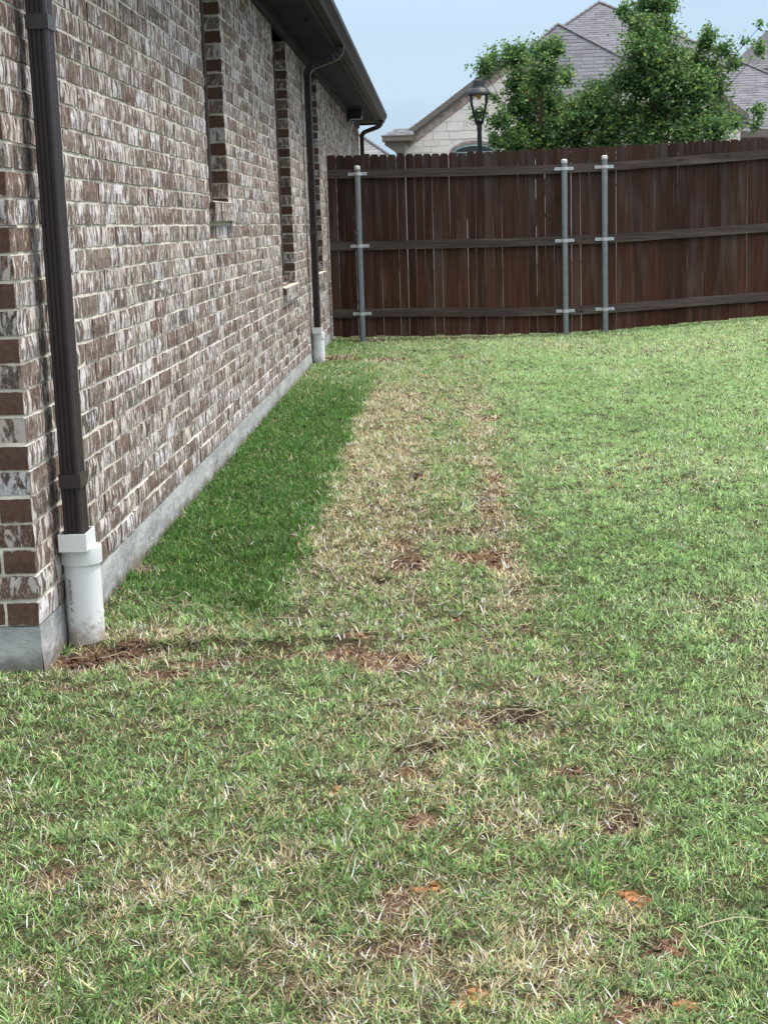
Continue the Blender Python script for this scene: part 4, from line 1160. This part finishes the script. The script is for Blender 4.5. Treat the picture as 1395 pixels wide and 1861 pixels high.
# ------------------------------------------------------------------ wood fence
FY = 16.0
fence = tag(empty("wood_fence", (0, FY, 0.08)), 'dark stained dog eared picket fence across the end of the lawn', 'fence')
def ipol(x, tab):
    for (a, b), (c, d_) in zip(tab, tab[1:]):
        if x <= c: return b + (d_ - b) * (x - a) / (c - a)
    return tab[-1][1]
TOP = [(-1.2, 1.968), (0.3, 1.948), (1.2, 1.955), (1.73, 1.962), (3.4, 1.99), (6.5, 2.03)]
BOT = [(-1.2, 0.10), (1.2, 0.072), (1.7, 0.085), (3.4, 0.18), (6.5, 0.28)]
x_ = -1.128
while x_ < 6.0:
    w_ = 0.0885 + random.uniform(-0.0025, 0.002)
    gap = random.choice([0.0003, 0.0008, 0.001, 0.0018, 0.0035]) if x_ < 0.7 else random.choice([0.0003, 0.0006, 0.001, 0.001, 0.0015, 0.0038])
    xm = x_ + w_ / 2
    t_, b0 = ipol(xm, TOP) + random.uniform(-0.006, 0.006), ipol(xm, BOT) + random.uniform(-0.012, 0.008)
    if random.random() < 0.08: t_ += random.choice([-0.012, 0.012])
    yo = random.uniform(-0.002, 0.003); tw_ = random.uniform(-0.0025, 0.0025); ln = random.uniform(-0.0018, 0.0018)
    cl = 0.019 + random.uniform(-0.003, 0.003)
    mb = MB()
    out = [(0, b0), (w_ * 0.5, b0), (w_, b0), (w_, (t_ + b0) / 2), (w_ , t_ - cl - 0.006), (w_ - cl * 0.55, t_ - 0.004), (w_ - cl * 1.1, t_), (cl * 1.1, t_), (cl * 0.55, t_ - 0.004), (0, t_ - cl - 0.006), (0, (t_ + b0) / 2)]
    n_ = len(out)
    for side_ in (0, 1):
        for (u, zz_) in out:
            lean = ln * (zz_ - 1) ; bow = 0.002 * math.sin((zz_ - b0) * 2 + xm * 9)
            mb.v.append((x_ + u + lean + bow * 0.4, FY + yo + tw_ * (u / w_ - 0.5) * 2 + (0.015 if side_ else 0), zz_))
    mb.f.append(tuple(range(n_))); mb.f.append(tuple(range(n_, 2 * n_))[::-1])
    for k in range(n_):
        k2 = (k + 1) % n_; mb.f.append((k2, k, k + n_, k2 + n_))
    mb.m = [0] * len(mb.f)
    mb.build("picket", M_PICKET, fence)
    x_ += w_ + gap
RT = [[(-1.2, 1.823), (-0.5, 1.806), (0.9, 1.794), (1.5, 1.795), (1.75, 1.80), (3.37, 1.868), (6.2, 1.95)],
      [(-1.2, 1.085), (-0.5, 1.078), (0.9, 1.066), (1.5, 1.07), (1.75, 1.072), (3.37, 1.132), (6.2, 1.22)],
      [(-1.2, 0.385), (-0.5, 0.381), (0.9, 0.345), (1.5, 0.348), (1.75, 0.355), (3.37, 0.43), (6.2, 0.54)]]
for tab in RT:
    for (xa, xb) in ((-1.127, 1.33), (1.333, 1.745), (1.748, 6.1)):
        mb = MB(); K_ = 14 if xb - xa > 1 else 4
        ring_ = []
        for k in range(K_ + 1):
            xx = xa + (xb - xa) * k / K_
            zt = ipol(xx, tab) + random.uniform(-0.0015, 0.0015); h_ = 0.089 + random.uniform(-0.001, 0.001)
            yf_ = FY - 0.042 + random.uniform(-0.001, 0.001); yb_ = FY - 0.004
            n0 = len(mb.v); mb.v += [(xx, yf_, zt - h_), (xx, yb_, zt - h_), (xx, yb_, zt), (xx, yf_, zt)]
            if k:
                p_ = n0 - 4
                for q in range(4):
                    q2 = (q + 1) % 4; mb.f.append((p_ + q, n0 + q, n0 + q2, p_ + q2))
        mb.f.append((0, 1, 2, 3)); e = len(mb.v) - 4; mb.f.append((e + 3, e + 2, e + 1, e)); mb.m = [0] * len(mb.f)
        mb.build("rail", M_RAIL, fence)
for (px, zt, ln) in ((-0.812, 1.845, 0.0), (1.306, 1.838, 0.0), (1.716, 1.862, 0.0), (4.05, 1.93, 0.0)):
    py = FY - 0.078
    mb = MB(); mb.lathe(px, py, [(0.030, -0.1), (0.030, zt - 0.02)], 20); post = mb.build("metal_post", M_GALV, fence, True)
    mb = MB(); mb.lathe(px, py, [(0.0305, zt - 0.035), (0.0325, zt - 0.033), (0.0325, zt - 0.010), (0.030, zt - 0.002), (0.020, zt + 0.004), (0.0, zt + 0.006)], 20); mb.build("cap", M_GALVB, post, True)
    for tab in RT:
        zr = ipol(px, tab) - 0.046
        mb = MB()
        mb.box(px - 0.096, px - 0.0335, FY - 0.048, FY - 0.0435, zr - 0.016, zr + 0.016); mb.box(px + 0.0335, px + 0.096, FY - 0.048, FY - 0.0435, zr - 0.016, zr + 0.016)
        n0 = len(mb.v); K_ = 9
        for k in range(K_):
            a = math.pi + math.pi * k / (K_ - 1)
            for zz_ in (zr - 0.016, zr + 0.016):
                mb.v.append((px + 0.0335 * math.cos(a), py + 0.0335 * math.sin(a), zz_))
        for k in range(K_ - 1):
            mb.f.append((n0 + 2 * k, n0 + 2 * k + 2, n0 + 2 * k + 3, n0 + 2 * k + 1)); mb.m.append(0)
        mb.box(px - 0.0355, px - 0.0325, py, FY - 0.045, zr - 0.016, zr + 0.016); mb.box(px + 0.0325, px + 0.0355, py, FY - 0.045, zr - 0.016, zr + 0.016)
        for sx_ in (-0.070, 0.062):
            mb.tube([(px + sx_, FY - 0.0475, zr), (px + sx_, FY - 0.053, zr)], 0.006, 8, 1)
        mb.build("bracket", [M_GALVB, M_GALV], post)

# ------------------------------------------------------------------ street lamp beyond the fence
root = tag(empty("street_lamp", (0.565, 20.3, 0.05)), 'black lantern street lamp standing beyond the fence', 'street lamp')
lx, ly = 0.572, 20.3
mb = MB(); mb.lathe(lx, ly, [(0.07, 0.0), (0.07, 0.35), (0.045, 0.42), (0.031, 0.5), (0.029, 2.40), (0.036, 2.44), (0.030, 2.47), (0.050, 2.50), (0.062, 2.53), (0.0, 2.53)], 16); mb.build("post", M_LAMP, root, True)
mb = MB(); mb.lathe(lx, ly, [(0.158, 2.858), (0.158, 2.872), (0.148, 2.890), (0.128, 2.925), (0.098, 2.945), (0.098, 2.955), (0.082, 2.962), (0.072, 3.015), (0.068, 3.035), (0.040, 3.048), (0.012, 3.055), (0.010, 3.075), (0.0, 3.09)], 20); mb.build("hood", M_LAMP, root, True)
mb = MB(); mb.lathe(lx, ly, [(0.0, 2.861), (0.149, 2.861)], 20); mb.build("hood_base", M_LAMP, root)
mb = MB()
for k in range(4):
    a = math.radians(45 + 90 * k)
    mb.tube([(lx + 0.060 * math.cos(a), ly + 0.060 * math.sin(a), 2.52), (lx + 0.135 * math.cos(a), ly + 0.135 * math.sin(a), 2.75), (lx + 0.142 * math.cos(a), ly + 0.142 * math.sin(a), 2.865)], [0.012, 0.017, 0.020], 6)
mb.build("cage", M_LAMP, root)
mb = MB(); mb.lathe(lx, ly, [(0.0, 2.80), (0.02, 2.805), (0.035, 2.83), (0.04, 2.86)], 12); mb.build("bulb", M_BULB, root, True)

# ------------------------------------------------------------------ trees
def tree(name_label, trunk, blobs, seedn, lsize=0.051, dens=22000):
    rr = random.Random(seedn); rg = np.random.default_rng(seedn)
    tx, ty = trunk
    root = tag(empty("tree", (tx, ty, 0.05)), name_label, 'tree')
    mb = MB()
    top = max(b[1] for b in blobs)
    tr_pts = [(tx, ty, 0.0), (tx + 0.03, ty, 0.7), (tx - 0.02, ty + 0.03, 1.4), (tx + 0.02, ty, 2.0), (tx + 0.0, ty, top - 0.35)]
    mb.tube(tr_pts, [0.06, 0.045, 0.036, 0.024, 0.008], 8)
    vs_, cs_ = [], []
    V3, T3 = [], []
    for (bx, bz, br) in blobs:
        br *= 1.12
        by = ty + rr.uniform(-0.45, 0.45)
        z_s = max(0.9, bz - 0.5 - 0.5 * rr.random() - abs(bx - tx) * 0.45)
        z_s = min(z_s, top - 0.5)
        s_ = Vector((tx, ty, z_s)); e_ = Vector((bx, by, bz)); m_ = (s_ + e_) / 2 + Vector((0, 0, -0.06))
        if br > 0.2: mb.tube([s_, m_, e_], [0.012 + br * 0.02, 0.008 + br * 0.012, 0.004], 5)
        else: mb.tube([m_, e_], [0.006, 0.003], 4)
        n_l = int(dens * br * br * 1.15) + 14
        ntw = max(4, n_l // 16)
        for k in range(ntw):
            dirv = Vector((rr.gauss(0, 1), rr.gauss(0, 1), rr.gauss(0.35, 0.9))).normalized()
            ln_ = br * rr.uniform(0.3, 1.3)
            st = e_ + Vector((rr.uniform(-1, 1), rr.uniform(-1, 1), rr.uniform(-1, 1))) * br * 0.35
            en = st + dirv * ln_ + Vector((0, 0, 0.05 * rr.random()))
            if k % 2 == 0: mb.tube([st, en], [0.005, 0.002], 3, caps=False)
            m_n = 16
            for q in range(m_n):
                tq = rr.uniform(0.1, 1.05)
                p = st.lerp(en, tq) + Vector((rr.gauss(0, 0.028), rr.gauss(0, 0.028), rr.gauss(0, 0.028)))
                sz_ = lsize * rr.uniform(0.45, 1.3)
                a = Vector((rr.gauss(0, 1), rr.gauss(0, 1), rr.gauss(-0.1, 0.6))).normalized()
                b = a.cross(Vector((rr.gauss(0, 1), rr.gauss(0, 1), rr.gauss(0, 1)))).normalized()
                c_ = a.cross(b)
                w2 = b * sz_ * 0.30
                mid = p + a * sz_ * 0.5
                V3 += [p, mid + w2 + c_ * sz_ * 0.07, p + a * sz_, mid - w2 + c_ * sz_ * 0.07]
                tone_ = rr.random(); young = tq > 0.75 and rr.random() < 0.45
                base_ = (0.22 + 0.08 * tone_, 0.35 + 0.06 * tone_, 0.10) if young else (0.055 + 0.095 * tone_, 0.14 + 0.15 * tone_, 0.050 + 0.05 * tone_)
                cs_.append(base_)
    mb.build("trunk", M_BARK, root, True)
    V3 = np.array([tuple(v) for v in V3]); nl = len(V3) // 4
    o4 = (np.arange(nl) * 4)[:, None, None]
    T = (np.array([[0, 1, 2], [0, 2, 3]])[None] + o4).reshape(-1, 3)
    cr = raw_mesh("crown", V3, T, np.repeat(np.array(cs_), 4, axis=0), M_LEAF)
    cr.parent = root; cr.matrix_parent_inverse = Matrix.Translation(-root.location); cr['kind'] = 'stuff'
    print("leaves", nl)
T1 = [(1.33, 2.30, 0.2), (1.30, 2.72, 0.16), (0.95, 2.3, 0.14), (0.66, 3.2, 0.15), (0.77, 3.33, 0.13), (1.06, 3.34, 0.22), (1.41, 3.31, 0.19), (1.56, 3.37, 0.13), (1.73, 3.06, 0.15), (0.8, 2.85, 0.06), (1.12, 3.01, 0.25), (1.41, 3.0, 0.25), (1.08, 2.7, 0.19), (1.51, 2.68, 0.25), (1.8, 2.6, 0.19), (0.58, 2.63, 0.1), (0.83, 2.5, 0.15), (1.22, 2.41, 0.24), (1.58, 2.37, 0.27), (1.9, 2.28, 0.16), (0.79, 2.24, 0.12), (1.07, 2.14, 0.22), (1.51, 2.12, 0.27), (1.9, 2.07, 0.19)]
T2 = [(2.48, 3.82, 0.12), (2.62, 3.68, 0.13), (2.84, 3.91, 0.24), (3.05, 3.9, 0.16), (2.87, 4.18, 0.25), (2.73, 3.5, 0.25), (2.98, 3.56, 0.21), (2.69, 3.23, 0.3), (3.05, 3.22, 0.25), (2.8, 2.92, 0.36), (3.19, 2.87, 0.31), (2.44, 2.96, 0.19), (2.23, 2.83, 0.18), (2.01, 2.7, 0.21), (1.87, 2.53, 0.18), (2.23, 2.52, 0.28), (2.59, 2.51, 0.3), (2.94, 2.49, 0.31), (3.3, 2.48, 0.28), (3.44, 3.2, 0.19), (3.58, 3.44, 0.15), (3.61, 3.57, 0.07), (3.79, 3.33, 0.13), (3.65, 3.09, 0.21), (3.97, 3.18, 0.12), (4.15, 3.28, 0.09), (4.04, 3.42, 0.05), (4.25, 3.62, 0.03), (3.73, 2.81, 0.18), (3.48, 2.89, 0.22), (3.66, 2.47, 0.22), (3.98, 2.42, 0.15), (4.19, 2.52, 0.1), (4.26, 2.38, 0.07), (2.26, 2.24, 0.27), (2.73, 2.2, 0.31), (3.23, 2.24, 0.27), (3.59, 2.26, 0.22), (1.94, 2.32, 0.19)]
tree('small leafy green tree beyond the fence beside the street lamp', (1.35, 20.5), T1, 5)
tree('taller broad green tree beyond the fence in front of the grey hip roof', (2.95, 20.6), T2, 9)

# ------------------------------------------------------------------ neighbour house of pale stone
nb = tag(empty("stone_house", (3.5, 41.0, 0)), 'pale limestone house with steep grey shingle roofs behind the trees', 'house')
def clip(poly, a, b, c):
    """keep the part of a 2D polygon with a*x + b*y <= c"""
    out = []
    for k in range(len(poly)):
        p, q = poly[k], poly[(k + 1) % len(poly)]
        fp, fq = a * p[0] + b * p[1] - c, a * q[0] + b * q[1] - c
        if fp <= 0: out.append(p)
        if fp * fq < 0:
            t_ = fp / (fp - fq); out.append((p[0] + (q[0] - p[0]) * t_, p[1] + (q[1] - p[1]) * t_))
    return out
def gable_wing(x0, x1, yf, ze, xa, za, yback, rnd, arch=None, zlow=2.35):
    """front wall x0..x1 at y=yf, eave height ze, apex (xa, za)"""
    w = MB(); w.prism([(x0, 0.0), (x1, 0.0), (x1, ze), (xa, za), (x0, ze)], 'y', yf, yf + 0.25)
    w.box(x0, x0 + 0.25, yf + 0.25, yback, 0, ze); w.box(x1 - 0.25, x1, yf + 0.25, yback, 0, ze)
    wl_ = w.build("wall", M_STONEJ, nb)
    sl, sr = (za - ze) / (xa - x0), (za - ze) / (x1 - xa)
    band = 0.30
    z = zlow
    while z < za:
        h_ = rnd.choice([0.16, 0.2, 0.24, 0.28]); x = x0 + 0.002
        while x < x1 - 0.02:
            l_ = min(rnd.uniform(0.28, 0.75), x1 - x)
            if x1 - (x + l_) < 0.12: l_ = x1 - x
            g = 0.006
            poly = [(x + g, z + g), (x + l_ - g, z + g), (x + l_ - g, z + h_ - g), (x + g, z + h_ - g)]
            # below the rake band: z <= ze - band + sl*(x-x0)
            poly = clip(poly, -sl, 1, ze - band - sl * x0)
            if len(poly) > 2: poly = clip(poly, sr, 1, ze - band + sr * x1)
            if arch and len(poly) > 2:
                ax, aw, az_ = arch
                mx_, mz_ = x + l_ / 2, z + h_ / 2
                if abs(mx_ - ax) < aw + 0.16 and z < az_ + 0.06:
                    poly = clip(poly, 1, 0, ax - aw - 0.10) if mx_ < ax else clip(poly, -1, 0, -(ax + aw + 0.10))
            if len(poly) > 2:
                area = abs(sum(poly[k][0] * poly[(k + 1) % len(poly)][1] - poly[(k + 1) % len(poly)][0] * poly[k][1] for k in range(len(poly)))) / 2
                if area > 0.004:
                    s_ = MB(); s_.prism(poly, 'y', yf - rnd.uniform(0.012, 0.03), yf - 0.001); s_.build("stone", M_STONE, wl_)
            x += l_
        z += h_
    # rowlock of brick following the rake
    for sgn, xs_, m_ in ((1, x0, sl), (-1, x1, sr)):
        ln_ = abs(xa - xs_); n_ = int(ln_ * math.hypot(1, m_) / 0.085); cs_ = 1 / math.hypot(1, m_)
        for k in range(n_):
            t0, t1 = ln_ * (k + 0.06) / n_, ln_ * (k + 0.94) / n_
            q = []
            for (tt_, lo) in ((t0, 1), (t1, 1), (t1, 0), (t0, 0)):
                px_, pz_ = xs_ + sgn * tt_, ze + m_ * tt_ - 0.03
                if lo: px_ += sgn * m_ * cs_ * 0.2; pz_ -= cs_ * 0.2
                if sgn * (px_ - xa) > 0: px_ = xa
                q.append((px_, pz_))
            q = q if sgn > 0 else q[::-1]
            s_ = MB(); s_.prism(q, 'y', yf - 0.035 - rnd.random() * 0.01, yf - 0.001); s_.build("brick", M_NBRICK, wl_)
    # rake boards and roof planes
    ovx = 0.42
    for sgn, xs_, m_ in ((1, x0, sl), (-1, x1, sr)):
        xe = xs_ - sgn * ovx * 0.45; zee = ze - m_ * ovx * 0.45
        b_ = MB()
        b_.prism([(xe, zee + 0.0), (xa, za + 0.0), (xa, za + 0.14), (xe, zee + 0.14)], 'y', yf - 0.16, yf - 0.125); b_.build("rake_board", M_NTRIM2, nb)
        b_ = MB(); b_.prism([(xe, zee - 0.06), (xa, za - 0.06), (xa, za - 0.002), (xe, zee - 0.002)], 'y', yf - 0.10, yf - 0.036); b_.build("rake_trim", M_NTRIM, nb)
        pts = [(xe, yf - 0.17, zee + 0.145), (xe, yback, zee + 0.145), (xa, yback, za + 0.145), (xa, yf - 0.17, za + 0.145)]
        if sgn < 0: pts = [pts[1], pts[0], pts[3], pts[2]]
        rf_ = deck([pts], nb, 0.10); shingle_part([pts], rf_)
    return wl_
rnd_ = random.Random(3)
w1 = gable_wing(-0.80, 4.05, 40.0, 3.38, 1.84, 5.22, 46.0, rnd_, arch=(0.98, 0.53, 3.20))
w2_ = gable_wing(3.62, 7.95, 41.0, 3.75, 5.79, 5.42, 47.0, rnd_)
# arched window of the first gable
def arc_pts(cx_, r_w, zs, rise, n=12):
    return [(cx_ + r_w * math.cos(math.pi * k / n), zs + rise * math.sin(math.pi * k / n)) for k in range(n + 1)]
zs = 3.01
inner = [(0.98 + 0.50, 1.3)] + arc_pts(0.98, 0.50, zs, 0.17) + [(0.98 - 0.50, 1.3)]
mb = MB(); mb.prism([(0.98 + 0.53, 1.27)] + arc_pts(0.98, 0.53, zs, 0.2) + [(0.98 - 0.53, 1.27)], 'y', 39.965, 39.985)
wf = mb.build("window", M_NFRAME, nb)
mb = MB(); mb.prism([(0.98 + 0.48, zs + 0.012)] + arc_pts(0.98, 0.48, zs + 0.012, 0.14)[1:-1] + [(0.98 - 0.48, zs + 0.012)], 'y', 39.955, 39.964); mb.build("pane", M_GLASSDARK, wf)
for xx0, xx1 in ((0.50, 0.965), (0.995, 1.46)):
    mb = MB(); mb.box(xx0, xx1, 39.955, 39.964, 1.33, zs - 0.075); mb.build("pane", M_GLASSDARK, wf)
    mb = MB(); mb.box(xx0, xx1, 39.955, 39.964, zs - 0.045, zs - 0.018); mb.build("pane", M_GLASSDARK, wf)
for k in range(22):
    a0, a1 = math.pi * (k + 0.06) / 22, math.pi * (k + 0.94) / 22
    q = [(0.98 + 0.54 * math.cos(a0), zs + 0.21 * math.sin(a0)), (0.98 + 0.62 * math.cos(a0), zs + 0.285 * math.sin(a0)), (0.98 + 0.62 * math.cos(a1), zs + 0.285 * math.sin(a1)), (0.98 + 0.54 * math.cos(a1), zs + 0.21 * math.sin(a1))]
    s_ = MB(); s_.prism(q, 'y', 39.94, 39.999); s_.build("brick", M_NBRICK, w1)
# cornice return at the left foot of the first gable
mb = MB()
mb.prism([(-1.36, 3.34), (-0.56, 3.34), (-0.56, 3.46), (-1.36, 3.46)], 'y', 39.55, 40.1)
mb.prism([(-1.30, 3.26), (-1.0, 3.05), (-0.80, 3.05), (-0.80, 3.34), (-1.30, 3.34)], 'y', 39.75, 40.1)
mb.build("cornice", M_NTRIM, nb)
pl = [[(-1.38, 39.53, 3.47), (-0.54, 39.53, 3.47), (-0.60, 39.99, 3.66), (-1.0, 39.99, 3.66)]]
rf = deck(pl, nb, 0.02); shingle_part(pl, rf, tabw=0.2, expo=0.1)
# the large hipped roofs behind
def hip(x0, x1, y0, y1, ze, ap, shade=(0.155, 0.155, 0.173), parent=nb):
    pl = [[(x0, y0, ze), (x1, y0, ze), ap], [(x1, y0, ze), (x1, y1, ze), ap], [(x1, y1, ze), (x0, y1, ze), ap], [(x0, y1, ze), (x0, y0, ze), ap]]
    rf = deck(pl, parent, 0.10); shingle_part(pl[:2] + pl[3:], rf, shade=shade)
    cp = MB()
    for (cx_, cy_) in ((x0, y0), (x1, y0)):
        a = Vector((cx_, cy_, ze + 0.03)); b = Vector(ap) + Vector((0, 0, 0.03)); n_ = 40
        for k in range(n_):
            p, q = a.lerp(b, k / n_), a.lerp(b, (k + 1.15) / n_)
            cp.tube([p + Vector((0, 0, 0.012)), q], [0.04, 0.035], 4)
    cp.build("ridge_cap", M_CAP, rf)
    return rf
hip(-1.2, 12.2, 42.5, 56.0, 3.45, (5.14, 49.0, 7.76))
hip(-0.4, 8.7, 41.9, 49.0, 3.38, (3.52, 44.6, 6.62))
mb = MB(); mb.box(-0.9, 11.9, 42.8, 55.7, 0, 3.44); mb.build("main_wall", M_STONEJ, nb)
mb = MB(); mb.box(7.96, 12.25, 41.78, 41.9, 3.22, 3.36); mb.box(8.0, 12.0, 42.0, 42.79, 3.2, 3.22); mb.build("eave_board", M_NTRIM, nb)

# grey roofed house seen past the brick corner
h3 = tag(empty("grey_roof_house", (-5, 52, 0)), 'low house with a grey shingle roof seen past the brick house corner', 'house')
mb = MB(); mb.box(-9.2, -1.2, 48.6, 56.0, 0, 2.9); mb.build("wall", M_NBRICK, h3)
hip(-9.6, -0.85, 48.2, 56.4, 2.92, (-5.0, 52.3, 6.0), (0.22, 0.21, 0.22), h3)
# two storey brick house at the far right
h4 = tag(empty("tall_brick_house", (16, 62, 0)), 'tall brown brick house partly seen at the right edge behind the grey roof', 'house')
mb = MB(); mb.box(12.35, 22.0, 60.0, 70.0, 0, 6.55); mb.build("wall", M_NBRICK, h4)
hip(11.95, 22.4, 59.6, 70.4, 6.58, (17.0, 65.0, 11.6), (0.16, 0.155, 0.17), h4)
mb = MB(); mb.box(12.62, 13.6, 59.95, 59.999, 4.6, 6.1); wf = mb.build("window", M_WHITEP, h4)
mb = MB(); mb.box(12.70, 13.52, 59.94, 59.949, 4.68, 6.02); mb.build("pane", M_GLASSDARK, wf)
